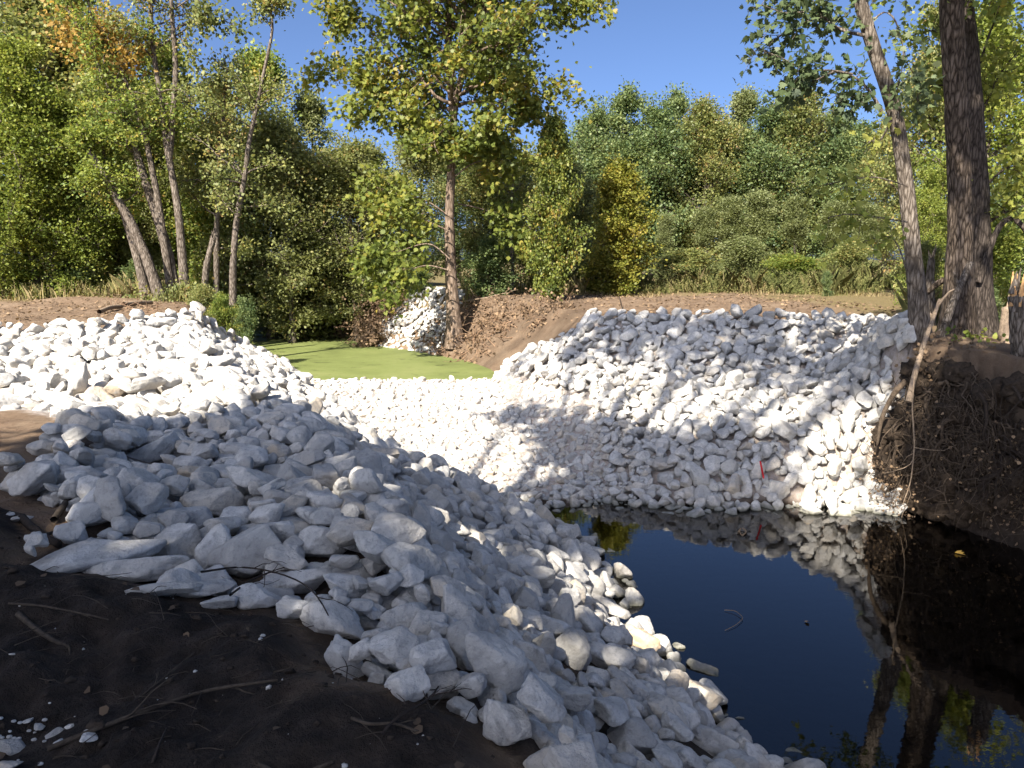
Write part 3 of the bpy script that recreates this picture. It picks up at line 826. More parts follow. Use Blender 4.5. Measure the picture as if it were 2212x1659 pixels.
PROFILE = {
    "oval": lambda t: 0.35 + 0.65 * math.sin(math.pi * min(1, 0.15 + 0.85 * t)) if t < 0.95 else 0.35,
    "round": lambda t: 0.25 + 0.75 * math.sqrt(max(0, 1 - (2 * t - 1) ** 2)),
    "cone": lambda t: 1.0 - 0.80 * t,
    "column": lambda t: 0.75 - 0.25 * t,
    "spread": lambda t: 0.7 + 0.3 * t,
    "top": lambda t: 0.45 + 0.55 * t,
}
def grow(seed, trunk, r0, r1, start, nlimb, limb, ntwig, nleaf, lsize, shape="kite", profile="oval", lift=0.35, twig=0.45, droop=-0.25,
         sides=8, flare=0.5, tip=True, spread=0.16, limb_r=0.30, clump_var=0.22, tint0=0.5, gaps=0.12, wob=0.2, aim=None, leaf_up=0.55, rough=0.10):
    """trunk: points; limbs leave it above the fraction start; leaves hang in clumps round the twigs."""
    rng = np.random.default_rng(seed)
    trunk = np.asarray(trunk, float)
    tr = smooth_path(trunk, max(10, len(trunk) * 5))
    nt = len(tr)
    rad = r0 + (r1 - r0) * np.linspace(0, 1, nt) ** 0.85
    g = Geo(); g.tube(tr, rad, sides, 0.5, rough, seed % 97, flare)
    ht = np.linalg.norm(np.diff(tr, axis=0), axis=1).sum()
    LP, LA, LT = [], [], []
    hs = np.sort(rng.uniform(0, 1, nlimb))
    az = rng.uniform(0, 6.28)
    for k, t in enumerate(hs):
        f = start + (1 - start) * t
        i = min(nt - 1, int(f * (nt - 1)))
        az += 2.4 + rng.normal(0, 0.5)
        L = limb * PROFILE[profile](t) * rng.uniform(0.7, 1.2)
        d = np.array([math.cos(az), math.sin(az), lift + 0.9 * t * t + rng.normal(0, 0.15)])
        if aim is not None: d = unit(d) + np.asarray(aim) * rng.uniform(0.2, 1)
        b = branch(rng, tr[i], d, L, 6, wob, 0.05)
        lr = max(0.012, min(rad[i] * 0.6, limb_r * L * 0.07))
        g.tube(b, np.linspace(lr, 0.008, len(b)), 5)
        ends = [(b, 1.0)]
        for m in range(ntwig):
            if rng.random() < gaps: continue
            u = rng.uniform(0.25, 1.0)
            j = min(len(b) - 1, int(u * (len(b) - 1)))
            dd_ = unit(b[j] - b[max(0, j - 1)] + 1e-6) * 0.5 + unit(rng.normal(0, 1, 3)) * 0.9 + np.array([0, 0, 0.12])
            tl = max(0.25, L * twig * rng.uniform(0.5, 1.1) * (1.15 - 0.5 * u))
            tw = branch(rng, b[j], dd_, tl, 4, 0.25, -0.02)
            if tl > 0.4: g.tube(tw, np.linspace(max(0.006, lr * 0.35), 0.004, len(tw)), 4)
            cl = tint0 + rng.normal(0, clump_var)
            nn = max(3, int(nleaf * rng.uniform(0.6, 1.4)))
            w = rng.uniform(0.15, 1.0, nn) * (len(tw) - 1)
            a = np.floor(w).astype(int); a = np.minimum(a, len(tw) - 2)
            q = tw[a] + (tw[a + 1] - tw[a]) * (w - a)[:, None]
            sp = spread * (0.6 + tl)
            q = q + rng.normal(0, sp, (nn, 3)) * np.array([1, 1, 0.7])
            ax = unit(unit(q - tr[min(nt - 1, i)]) * 0.6 + rng.normal(0, 0.6, (nn, 3))) + np.array([0, 0, droop])
            LP.append(q); LA.append(ax); LT.append(cl + rng.normal(0, 0.16, nn))
    if tip and nleaf:
        for _ in range(ntwig):
            d = unit(rng.normal(0, 0.6, 3) + np.array([0, 0, 0.8]))
            tw = branch(rng, tr[-1], d, limb * 0.4, 4, 0.2, 0)
            g.tube(tw, np.linspace(max(0.006, r1 * 0.5), 0.004, len(tw)), 4)
            nn = nleaf
            q = tw[rng.integers(1, len(tw), nn)] + rng.normal(0, spread, (nn, 3))
            LP.append(q); LA.append(rng.normal(0, 0.6, (nn, 3)) + np.array([0, 0, droop])); LT.append(tint0 + rng.normal(0, 0.18, nn))
    lv = None
    if LP:
        lv = leaf_arrays(np.concatenate(LP), np.concatenate(LA), lsize, np.concatenate(LT), shape, rng, leaf_up)
    return g, lv

def plant(name, label, cat, loc, g, lv, bark, leaf, group=None, rz=0.0, sc=1.0, wood="trunk", foliage="crown"):
    t = thing(name, label, cat, loc, group)
    t.rotation_euler.z = rz; t.scale = (sc, sc, sc)
    obj(wood, g if isinstance(g, bpy.types.Mesh) else g.mesh(wood, bark), t)
    if lv is not None:
        obj(foliage, lv if isinstance(lv, bpy.types.Mesh) else leaf_mesh(foliage, [lv], leaf), t)
    return t
def clone(src, label, loc, rz=0.0, sc=1.0, leaf=None):
    o = src.copy(); COL.objects.link(o)
    o.location = loc; o.rotation_euler.z = rz
    o.scale = sc if isinstance(sc, tuple) else (sc, sc, sc)
    o["label"] = label
    for ch in src.children:
        c = ch.copy(); COL.objects.link(c); c.parent = o
        if leaf is not None and ch.name.split(".")[0] in ("crown", "foliage"):
            c.data = leaf
    return o
def px_path(pts, y):                            # a trunk traced in the picture, stood up at its own distance
    ys = y if hasattr(y, "__len__") else [y] * len(pts)
    return np.array([at_y(u, v, d) for (u, v), d in zip(pts, ys)])
def stand(pts, y, extra=0.0):                   # the same, with the foot set on the ground
    p = px_path(pts, y)
    p[0, 2] = ground(p[0, 0], p[0, 1]) - 0.15 - extra
    return p
def local(p): return p - p[0], tuple(p[0])

# --- the sycamore on the pond bank
p, base = local(stand([(984, 668), (975, 600), (972, 550), (971, 450), (977, 325), (981, 225), (990, 195), (1002, 150), (1005, 60), (1000, -120), (1004, -300)], 31.0))
g, lv = grow(101, p, 0.25, 0.05, 0.40, 80, 4.6, 12, 46, 0.165, "lobed", "round", 0.30, 0.34, -0.2, 12, 0.7, True, 0.20, 0.28, 0.2, 0.5, 0.2, 0.2)
for k, (pts, r) in enumerate([([(981, 240), (972, 190), (968, 100), (972, -80), (968, -220)], 0.17)]):
    q = px_path(pts, 31.15) - np.array(base); g.tube(smooth_path(q, 14), np.linspace(r, 0.05, 14), 8)
rng = np.random.default_rng(9)
extra = [lv]
def spray(g, base, pts, y, r, n, size, shape, spread, tint, rng, droop=-0.3, twigs=9, tw_len=0.7):
    q = smooth_path(px_path(pts, y) - np.array(base), 12)
    g.tube(q, np.linspace(r, 0.008, 12), 6)
    P_, A_, T_ = [], [], []
    for m in range(twigs):
        j = rng.integers(4, 12)
        tw = branch(rng, q[j], q[j] - q[max(0, j - 2)] + rng.normal(0, 0.35, 3), tw_len * rng.uniform(0.5, 1.2), 4, 0.25, -0.05)
        g.tube(tw, np.linspace(r * 0.3, 0.004, 5), 4)
        nn = n // twigs
        w = rng.integers(1, 5, nn)
        P_.append(tw[w] + rng.normal(0, spread, (nn, 3))); A_.append(rng.normal(0, 0.6, (nn, 3)) + unit(tw[-1] - tw[0]) * 0.6 + np.array([0, 0, droop]))
        T_.append(tint + rng.normal(0, 0.2) * 0.5 + rng.normal(0, 0.15, nn))
    return leaf_arrays(np.concatenate(P_), np.concatenate(A_), size, np.concatenate(T_), shape, rng)
LOW = [([(972, 500), (930, 480), (880, 460), (840, 470)], 30.2, 420, 0.55), ([(972, 560), (930, 520), (870, 540), (815, 560)], 29.6, 420, 0.45), ([(974, 585), (920, 570), (870, 590), (845, 620)], 29.4, 320, 0.45),
       ([(975, 470), (920, 430), (860, 420), (800, 400)], 30.8, 420, 0.55), ([(978, 330), (930, 280), (860, 240), (790, 230)], 30.5, 500, 0.6), ([(980, 300), (900, 230), (800, 190), (735, 180)], 31, 520, 0.75),
       ([(985, 380), (1020, 350), (1060, 345), (1110, 360)], 30.4, 380, 0.6), ([(984, 340), (1015, 310), (1070, 270), (1130, 240)], 31, 480, 0.65), ([(990, 440), (1040, 450), (1090, 470), (1120, 520)], 31.5, 300, 0.4),
       ([(1000, 130), (1080, 60), (1150, 30), (1235, 10)], 31, 420, 0.6), ([(1004, 190), (1080, 170), (1150, 190), (1215, 215)], 30.6, 460, 0.75), ([(975, 130), (900, 80), (800, 40), (715, 20)], 30.8, 480, 0.65),
       ([(975, 180), (890, 140), (790, 130), (700, 150)], 31.2, 480, 0.7), ([(1003, 60), (1080, 0), (1170, -10), (1290, 5)], 31.2, 260, 0.55)]
gp = Geo()
for pts, y, n, ti in LOW:
    extra.append(spray(gp, base, pts, y, 0.03, int(n * 1.8), 0.18, "lobed", 0.26, ti, rng, -0.25, 10, 1.0))
syc = plant("sycamore_tree", "tall sycamore with straight brown trunk and yellowing leaves on the pond bank", "tree", base, g, None, M["bark_syc"], None)
obj("limbs", gp.mesh("limbs", M["bark_syc"]), syc)
obj("crown", leaf_mesh("crown", extra, M["leaf_syc"]), syc)

# --- the clump of leaning trunks left of the pond: each trunk a tree
def stem(seed, name, label, pts, y, r0, r1, leaf, start=0.45, nlimb=15, limb=2.2, ntwig=8, nleaf=34, lsize=0.115, prof="oval", tint=0.55, bark="bark_grey", shape="kite", **kw):
    p, b = local(stand(pts, y))
    g, lv = grow(seed, p, r0, r1, start, nlimb, limb, ntwig, nleaf, lsize, shape, prof, 0.3, 0.45, -0.2, 9, 0.45, True, 0.2, 0.28, 0.2, tint, **kw)
    return plant(name, label, "tree", b, g, lv, M[bark], M[leaf], "trees of the leaning clump left of the pond")
stem(111, "maple_tree", "leaning thick trunk snapped off halfway with a pale broken top in the clump", [(352, 668), (318, 560), (283, 478), (235, 400), (214, 362), (178, 300)], 30.2, 0.21, 0.12, "leaf_bright", 0.72, 9, 1.5, 8, 42)
stem(112, "maple_tree", "shaded grey trunk directly behind the snapped leaning trunk", [(322, 655), (300, 570), (280, 500), (240, 380), (215, 300)], 31.0, 0.2, 0.07, "leaf_maple", 0.6, 12, 2.0)
stem(113, "maple_tree", "stoutest leaning trunk of the clump running far up to an orange tinged top", [(380, 640), (366, 560), (350, 500), (310, 380), (280, 280), (240, 190), (195, 105), (150, 20), (110, -60)], 31.2, 0.22, 0.07, "leaf_maple", 0.42, 22, 2.4, 9, 42)
stem(114, "maple_tree", "slender pale stem rising against the stoutest leaning trunk", [(372, 640), (345, 450), (320, 320), (296, 235), (250, 125), (215, 65), (180, -20)], 31.0, 0.17, 0.05, "leaf_maple", 0.5, 16, 1.9)
tC = stem(115, "maple_tree", "straightest grey trunk at the right edge of the clump, forking in its upper half", [(401, 640), (385, 450), (361, 320), (346, 200), (326, 80), (325, -40), (320, -140)], 31.0, 0.175, 0.06, "leaf_olive", 0.5, 18, 2.0)
q = px_path([(365, 345), (374, 250), (382, 150), (372, 50), (366, -60), (360, -160)], 31.0)
gq = Geo(); gq.tube(smooth_path(q - np.array(tC.location), 16), np.linspace(0.14, 0.05, 16), 8)
rq = np.random.default_rng(15)
lq = [spray(gq, tC.location, [(382, 62), (410, 45), (475, 38), (505, 55)], 31.0, 0.05, 330, 0.17, "kite", 0.22, 0.25, rq, -0.3, 9, 0.6),
      spray(gq, tC.location, [(384, 75), (410, 110), (425, 150), (440, 170)], 31.0, 0.03, 200, 0.17, "kite", 0.2, 0.5, rq, -0.3, 8, 0.6),
      spray(gq, tC.location, [(376, 20), (420, -10), (450, 20), (440, 50)], 31.0, 0.03, 260, 0.17, "kite", 0.25, 0.5, rq, -0.3, 8, 0.6)]
obj("fork", gq.mesh("fork", M["bark_grey"]), tC); obj("crown", leaf_mesh("crown", lq, M["leaf_olive"]), tC)
q = px_path([(225, 95), (200, 85), (170, 100), (140, 80)], 30.6)
# the orange leafed bough near the top of the stoutest trunk
ob = [o for o in bpy.data.objects if o.get("label", "").startswith("stoutest leaning")][0]
go = Geo()
lo = [spray(go, ob.location, pts, 30.8, 0.05, n, 0.17, "kite", 0.26, 0.5, rq, -0.2, 9, 0.8) for pts, n in
      [([(240, 190), (215, 140), (180, 110), (135, 70)], 420), ([(225, 160), (225, 110), (235, 70), (235, 40)], 420), ([(245, 200), (255, 160), (270, 130), (285, 110)], 300)]]
obj("bough", go.mesh("bough", M["bark_grey"]), ob); obj("crown", leaf_mesh("crown", lo, M["leaf_orange"]), ob)
# snags and the lone slim tree beside the clump
def snag(name, label, pts, y, r0, r1, mat, group=None):
    p, b = local(stand(pts, y)) if pts[0][1] > 560 else local(px_path(pts, y))
    g = Geo(); g.tube(smooth_path(p, 14), np.linspace(r0, r1, 14), 9, 0.5, 0.18, 3)
    r = np.random.default_rng(len(label))
    for _ in range(6):
        d = unit(p[-1] - p[-2]) + r.normal(0, 0.25, 3)
        o_ = p[-1] + r.normal(0, r1 * 0.5, 3)
        g.tube(np.array([o_ - d * 0.15, o_ + d * r.uniform(0.1, 0.3)]), [r1 * 0.45, 0.008], 4)
    return tag(obj(name, g.mesh(name, mat)), label, "dead tree", group), b
def place_snag(*a, **k):
    o, b = snag(*a, **k); o.location = b; return o
place_snag("tree_snag", "leaning broken snag on the bank between the clump and the slim tree", [(434, 632), (445, 575), (460, 516)], 30.4, 0.16, 0.10, M["bark_grey"])
stem(116, "box_elder_tree", "slim lone tree with a bend above its middle, left of the pond", [(500, 665), (503, 580), (510, 480), (530, 375), (537, 310), (560, 205), (580, 110), (592, 55), (576, -10)], 29.0, 0.16, 0.035, "leaf_olive", 0.30, 20, 1.9, 7, 34, 0.115, "oval", 0.5)
stem(117, "box_elder_tree", "grey tree with a reddish barkless stretch behind the slim lone tree", [(462, 640), (468, 500), (472, 380), (482, 255), (490, 150)], 33.0, 0.15, 0.06, "leaf_olive", 0.35, 18, 2.0, 8, 36, 0.12, "oval", 0.6)
for o in bpy.data.objects:
    if o.get("label", "").startswith(("slim lone tree", "grey tree with a reddish")): del o["group"]

# --- masters for the woods behind
def master(seed, h, r0, start, nlimb, limb, ntwig, nleaf, lsize, leaf, bark="bark_grey", prof="oval", shape="kite", lean=0.3, **kw):
    r = np.random.default_rng(seed)
    n = 6
    tr = np.stack([np.cumsum(r.normal(0, lean / n, n + 1)), np.cumsum(r.normal(0, lean / n, n + 1)), np.linspace(-0.25, h, n + 1)], 1); tr[0, :2] = 0
    g, lv = grow(seed, tr, r0, r0 * 0.2, start, nlimb, limb, ntwig, nleaf, lsize, shape, prof, sides=7, **kw)
    return g.mesh("trunk", M[bark]), leaf_mesh("crown", [lv], M[leaf])
MASTERS = {
    "oak": master(201, 9.0, 0.20, 0.12, 52, 3.0, 10, 60, 0.145, "leaf_dark", "bark_dark", "oval", spread=0.25, clump_var=0.2),
    "ash": master(202, 10.5, 0.20, 0.10, 56, 2.7, 10, 60, 0.145, "leaf_dark", "bark_dark", "oval", spread=0.24, tint0=0.6),
    "elm": master(203, 10.0, 0.18, 0.16, 50, 2.9, 10, 56, 0.14, "leaf_olive", "bark_grey", "round", spread=0.24),
    "maple": master(204, 11.0, 0.20, 0.08, 58, 3.2, 10, 60, 0.15, "leaf_bright", "bark_grey", "oval", spread=0.26),
    "cottonwood": master(205, 12.0, 0.20, 0.15, 56, 2.4, 10, 52, 0.14, "leaf_willow", "bark_grey", "column", spread=0.24),
    "gold": master(206, 7.0, 0.12, 0.03, 84, 2.1, 9, 44, 0.12, "leaf_gold", "bark_grey", "oval", spread=0.2, shape="broad", lift=0.5),
    "bush": master(207, 2.6, 0.05, 0.02, 34, 1.2, 9, 44, 0.095, "leaf_maple", "bark_dark", "oval", spread=0.16),
    "willow": master(208, 4.6, 0.07, 0.02, 46, 1.25, 10, 55, 0.13, "leaf_willow", "bark_dark", "column", "narrow", spread=0.17, lift=1.1, droop=0.15, clump_var=0.12),
    "thicket": master(209, 3.0, 0.05, 0.02, 36, 1.5, 9, 46, 0.10, "leaf_olive", "bark_dark", "round", spread=0.2),
}
FIRST = {}
def woods(kind, name, label, cat, u, v, y, h, rz, group=None, wide=1.0, leaf=None):
    """stands a tree with its foot in the direction u and its top at picture height v, at distance y"""
    top = at_y(u, v, y)
    gz_ = ground(top[0], y)
    H0 = {"oak": 10.2, "ash": 11.8, "elm": 11.2, "maple": 12.4, "cottonwood": 13.0, "gold": 7.9, "bush": 3.1, "willow": 5.4, "thicket": 3.7}[kind]
    s = (top[2] - gz_) / H0
    sc = (s * wide, s * wide, s)
    tr, cr = MASTERS[kind]
    lf = None
    if leaf is not None:
        key = (kind, leaf)
        if key not in MASTERS:
            c2 = cr.copy(); c2.materials[0] = M[leaf]; MASTERS[key] = c2
        lf = MASTERS[key]
    if kind not in FIRST:
        t = thing(name, label, cat, (top[0], y, gz_), group)
        t.rotation_euler.z = rz; t.scale = sc
        obj("trunk", tr, t); obj("crown", lf or cr, t); FIRST[kind] = t
    else:
        t = clone(FIRST[kind], label, (top[0], y, gz_), rz, sc, lf or cr)
        t.name = name; t["category"] = cat
        if "group" in t: del t["group"]
        if group: t["group"] = group
    return t
WOODS = [
    # right hand wood behind the willows
    ("oak", "oak_tree", "dark green tree in the wood directly behind the golden sycamore", 1300, 214, 47, 1.0, None),
    ("ash", "ash_tree", "pointed dark green tree, the first peak of the wood right of the golden sycamore", 1352, 172, 46, 1.0, None),
    ("oak", "oak_tree", "broad dark tree in the wood above the left end of the willow thicket", 1420, 205, 45, 1.05, None),
    ("ash", "ash_tree", "tree with spiky upright top shoots in the middle of the wood's skyline", 1465, 178, 47, 0.85, None),
    ("elm", "elm_tree", "olive green tree in the wood behind the middle of the willow thicket", 1535, 212, 44, 1.05, None),
    ("cottonwood", "cottonwood_tree", "pale topped tree of the wood left of the leaning trunk's lowest bough", 1600, 190, 46, 1.1, None),
    ("oak", "oak_tree", "dark tree of the wood under the leaning trunk's lowest bough", 1670, 200, 44, 1.1, None),
    ("elm", "elm_tree", "olive tree of the wood behind the drooping bough of the leaning trunk", 1745, 190, 43, 1.0, None),
    ("ash", "ash_tree", "dark tree of the wood just left of the leaning trunk", 1815, 215, 42, 1.0, None),
    ("maple", "maple_tree", "green tree of the wood seen between the leaning trunk and the big trunk", 1935, 230, 40, 0.9, "leaf_olive"),
    ("oak", "oak_tree", "low olive tree filling the wood's foot behind the golden sycamore", 1230, 330, 43, 1.2, "leaf_sage"),
    ("elm", "elm_tree", "shadowy tree deep in the wood left of its first peak", 1270, 262, 52, 1.3, "leaf_dark"),
    ("oak", "oak_tree", "shadowy tree deep in the wood under its spiky shoots", 1440, 262, 52, 1.5, None),
    ("elm", "elm_tree", "shadowy tree deep in the wood behind the tallest willow", 1570, 262, 52, 1.5, "leaf_dark"),
    ("oak", "oak_tree", "shadowy tree deep in the wood right of the tallest willow", 1700, 255, 52, 1.5, None),
    ("elm", "elm_tree", "shadowy tree deep in the wood behind the leaning trunk", 1850, 262, 50, 1.4, "leaf_dark"),
    # the centre, behind the pond
    ("oak", "oak_tree", "dark tree deep in the wood behind the gap left of the sycamore", 800, 300, 46, 1.5, "leaf_olive"),
    ("elm", "elm_tree", "dark tree deep in the wood behind the sycamore's foot", 985, 330, 47, 1.5, "leaf_dark"),
    ("oak", "oak_tree", "dark tree deep in the wood behind the tall golden tree", 1150, 310, 47, 1.4, "leaf_olive"),
    ("elm", "elm_tree", "grey green tree behind the sycamore's trunk on its left", 900, 250, 39, 1.0, "leaf_sage"),
    ("oak", "oak_tree", "olive tree behind the sycamore's trunk on its right", 1060, 260, 40, 1.0, "leaf_olive"),
    ("gold", "young_sycamore", "tall golden tree beside the big sycamore, between it and the young one", 1196, 235, 30.6, 0.66, "leaf_syc"),
    ("cottonwood", "cottonwood_tree", "pale pointed tree standing against the sky left of the sycamore's crown", 680, 195, 40, 1.0, None),
    ("elm", "elm_tree", "olive tree above the dark bend of the pond", 760, 300, 37, 1.1, "leaf_sage"),
    ("cottonwood", "cottonwood_tree", "tall pale green tree with a peaked top behind the slim lone tree", 555, 95, 38, 1.0, "leaf_maple"),
    ("elm", "elm_tree", "olive tree crown filling the space between the slim tree and the pond bend", 610, 240, 36, 1.05, "leaf_sage"),
    ("maple", "maple_tree", "green tree right behind the grey tree with the barkless stretch", 465, 150, 37, 0.85, "leaf_olive"),
    ("thicket", "thicket_bush", "low dark tree overhanging the far end of the pond", 690, 480, 38.5, 1.2, "leaf_sage"),
    # the left
    ("maple", "maple_tree", "bright yellow green tree at the left edge of the picture, nearest of its kind", 30, 60, 33, 1.0, None),
    ("maple", "maple_tree", "bright yellow green tree left of the snapped trunk", 130, 190, 34, 1.0, None),
    ("elm", "elm_tree", "olive tree whose top fills the upper corner above the bright trees", 70, -60, 39, 1.2, None),
    ("oak", "oak_tree", "olive tree behind the snapped leaning trunk", 220, 60, 38, 1.1, "leaf_olive"),
    ("maple", "maple_tree", "green tree behind the forked trunk of the clump", 340, 60, 38, 1.0, None),
    ("elm", "elm_tree", "olive tree showing between the trunks of the leaning clump", 290, 210, 36, 0.9, "leaf_sage"),
    ("ash", "ash_tree", "dark tree at the back of the left wood above the soil strip", 160, 20, 44, 1.1, None),
    ("maple", "maple_tree", "low bright tree reaching the ground at the left end of the soil strip", -40, 330, 32, 1.1, None),
    ("oak", "oak_tree", "low green tree beside the foot of the leaning clump", 420, 330, 37, 1.0, "leaf_maple"),
    # behind the big trunks on the right
    ("maple", "walnut_tree", "yellow green tree between the leaning trunk and the big trunk, low down", 2010, 350, 27, 0.8, None),
    ("elm", "walnut_tree", "tall yellow green tree right of the dark rear trunk", 2170, 10, 27, 0.95, "leaf_bright"),
    ("maple", "walnut_tree", "green tree behind the big trunk reaching above the picture", 2050, -30, 33, 0.8, "leaf_olive"),
    ("maple", "walnut_tree", "tall tree outside the view, right of the broken stump", 2420, 40, 25, 1.0, "leaf_olive"),
    ("elm", "walnut_tree", "olive tree outside the view, second to the right of the stump", 2640, 90, 23, 1.0, None),
    ("oak", "walnut_tree", "dark tree outside the view, third to the right of the stump", 2900, 130, 24, 1.1, None),
    ("maple", "maple_tree", "bright tree outside the view, left of the soil strip's end", -260, 60, 33, 1.0, None),
    ("elm", "elm_tree", "olive tree outside the view, far left of the soil strip", -560, 80, 31, 1.1, None),
    ("oak", "walnut_tree", "shady low tree behind the broken stump at the right edge", 2230, 330, 23, 1.0, None),
]
for k, (kind, name, label, u, v, y, wide, leaf) in enumerate(WOODS):
    woods(kind, name, label, "tree", u, v, y * (1.5 if k < 10 or 11 <= k < 16 else 1.0), 0, k * 2.399, None, wide, leaf)
woods("gold", "young_sycamore", "young golden green sycamore of egg shape in front of the wood", "tree", 1335, 335, 35.0, 0, 0.7, None, 1.1)
BUSH = [
    ("willow", "willow_bush", "leftmost willow of the thicket, beside the golden sycamore", 1440, 455, 40, 0.95, None), ("willow", "willow_bush", "willow with the bright green vine on it near the thicket's left end", 1520, 440, 41, 1.2, None),
    ("willow", "willow_bush", "tall pale willow in the thicket's left half", 1580, 412, 41, 1.1, None), ("willow", "willow_bush", "tallest willow in the middle of the thicket", 1650, 402, 41, 1.2, None),
    ("willow", "willow_bush", "willow right of the thicket's middle", 1720, 415, 40, 1.2, None), ("willow", "willow_bush", "pale willow left of the leaning trunk, second from the thicket's right end", 1800, 425, 39, 1.2, None),
    ("willow", "willow_bush", "willow directly behind the leaning trunk", 1880, 430, 38, 1.2, None),
    ("thicket", "bush", "olive bush at the foot of the willows' left end", 1495, 535, 37.5, 2.2, None), ("thicket", "bush", "wide olive bush at the foot of the middle willows", 1600, 508, 39.5, 1.7, "leaf_willow"),
    ("thicket", "bush", "low olive bush at the foot of the right willows", 1705, 548, 37.0, 2.4, "leaf_maple"), ("thicket", "bush", "bush before the willows, left of the leaning trunk", 1845, 520, 38, 1.5, "leaf_olive"),
    ("bush", "bush", "dark bush at the soil edge where the long shadow lies", 1790, 585, 35.0, 0.8, "leaf_dark"),
    ("bush", "bush", "green bush under the golden tree, right of the thin bare trunk", 1180, 545, 36, 1.5, None), ("thicket", "bush", "olive bush below the young golden sycamore", 1290, 545, 37, 1.3, None),
    ("bush", "bush", "green bush at the sycamore's right side on the bank top", 1060, 510, 33.5, 1.3, "leaf_dark"), ("bush", "bush", "dark bush behind the second rock pile", 910, 560, 37, 1.5, "leaf_dark"),
    ("bush", "bush", "drooping green bush at the pond edge left of the duckweed's far end", 478, 632, 25.0, 0.9, None), ("bush", "bush", "dark leafy bush at the brink of the left bank next to the duckweed", 520, 640, 27.5, 0.8, "leaf_dark"),
    ("thicket", "bush", "olive bush around the foot of the slim lone tree", 440, 612, 28.5, 1.0, None), ("thicket", "bush", "bush over the dark bend of the pond", 620, 560, 39.5, 1.3, "leaf_sage"),
    ("thicket", "bush", "bush on the far bank right of the pond bend", 780, 560, 40, 1.5, "leaf_sage"), ("bush", "bush", "dark bush behind the clump's trunks at ground level", 290, 560, 33.5, 1.6, "leaf_dark"),
    ("bush", "bush", "green bush at the back of the soil strip, left part", 60, 545, 33, 1.8, None), ("bush", "bush", "dark bush at the back of the soil strip, middle part", 170, 555, 34, 1.8, "leaf_dark"),
    ("thicket", "bush", "olive bush right of the rear dark trunk", 2150, 470, 21, 1.1, "leaf_bright"), ("bush", "bush", "shady bush between the big trunk and the stump", 2140, 620, 17.5, 1.0, "leaf_dark"),
    ("thicket", "bush", "olive bush outside the view, right of the stump", 2380, 560, 16.5, 1.3, None), ("bush", "bush", "dark bush outside the view on the right bank", 2600, 600, 14.5, 1.4, "leaf_dark"),
    ("thicket", "bush", "brownish olive bush between the leaning trunk and the big trunk", 2005, 520, 22, 0.8, None),
]
for k, (kind, name, label, u, v, y, wide, leaf) in enumerate(BUSH):
    woods(kind, name, label, "bush", u, v, y * (1.25 if k < 7 else (1.1 if k < 11 else 1.0)), 0, 1.0 + k * 1.7, None, wide, leaf)
stem(130, "young_tree", "thin bare grey trunk with leaves only near the top, right of the sycamore", [(1106, 640), (1107, 560), (1104, 480), (1106, 425), (1110, 340)], 35.5, 0.10, 0.04, "leaf_syc", 0.55, 10, 1.2, 6, 14)
for o in bpy.data.objects:
    if o.get("label", "").startswith("thin bare grey trunk"): del o["group"]

# ------------------------------------------------------------------ tall trees outside the picture whose shade falls into it
def shade_tree(name, label, foot, top, r0, targets, seed):
    """targets: (x, y, z of the shaded ground, height of the bough, clump radius, number of leaves)"""
    r = np.random.default_rng(seed)
    f = np.array([foot[0], foot[1], ground(*foot) - 0.2])
    tr = smooth_path([f, f + (np.array(top) - f) * 0.5 + r.normal(0, 0.4, 3), top], 16) - f
    g = Geo(); g.tube(tr, np.linspace(r0, 0.08, 16), 10, 0.5, 0.1, 2, 0.5)
    P_, A_, T_ = [], [], []
    for (x, y, z, hb, rad, n) in targets:
        c = np.array([x, y, z]) + S * ((hb - z) / S[2]) - f
        j = int(np.clip(np.searchsorted(tr[:, 2], c[2] - 0.55 * np.hypot(*(c[:2]))), 4, 14))
        b = bend(tr[j], c, 8, 0.5, 0.12, r)
        L = np.linalg.norm(b[-1] - b[0])
        g.tube(b, np.linspace(min(0.16, 0.02 * L), 0.015, 8), 5)
        q = c + r.normal(0, rad * 0.5, (n, 3)) * np.array([1, 1, 0.6])
        for gp_, gr_ in GAPS:
            w_ = q + f - gp_
            w_ = w_ - (w_ @ S)[:, None] * S
            q = q[np.linalg.norm(w_, axis=1) > gr_ + 0.07]
        n = len(q)
        for _ in range(7):
            e_ = c + r.normal(0, rad * 0.6, 3)
            g.tube(bend(b[5], e_, 4, 0.1, 0.05, r), np.linspace(0.02, 0.006, 4), 4)
        P_.append(q); A_.append(r.normal(0, 0.7, (n, 3)) + np.array([0, 0, -0.3])); T_.append(r.normal(0.5, 0.2, n))
    lv = leaf_arrays(np.concatenate(P_), np.concatenate(A_), 0.24, np.concatenate(T_), "broad", r)
    plant(name, label, "tree", tuple(f), g, lv, M["bark_grey"], M["leaf_maple"])
SUNLIT = [(1385, 1378, 0.24), (1430, 1394, 0.16), (1300, 1292, 0.2), (1235, 1245, 0.34), (1190, 1222, 0.22), (1160, 1155, 0.34), (1105, 1122, 0.3), (1060, 1085, 0.3), (1262, 1275, 0.2), (955, 1068, 0.22),
          (900, 1158, 0.16), (985, 1182, 0.2), (1062, 1188, 0.2), (1132, 1382, 0.16), (1240, 1440, 0.16), (700, 1335, 0.15), (290, 1232, 0.10), (445, 1205, 0.10), (640, 1105, 0.12), (190, 1112, 0.14), (152, 1060, 0.14),
          (1020, 1235, 0.14), (1330, 1365, 0.14), (1516, 1505, 0.10), (905, 1045, 0.14), (800, 1140, 0.12), (300, 1085, 0.12), (250, 1010, 0.14), (1215, 1180, 0.26), (1290, 1330, 0.12), (860, 1000, 0.18), (1165, 1325, 0.12),
          (1090, 1215, 0.12), (230, 1060, 0.10), (480, 1110, 0.08), (1380, 1470, 0.08), (1010, 1120, 0.2), (1130, 1090, 0.2), (1400, 1160, 0.0)]
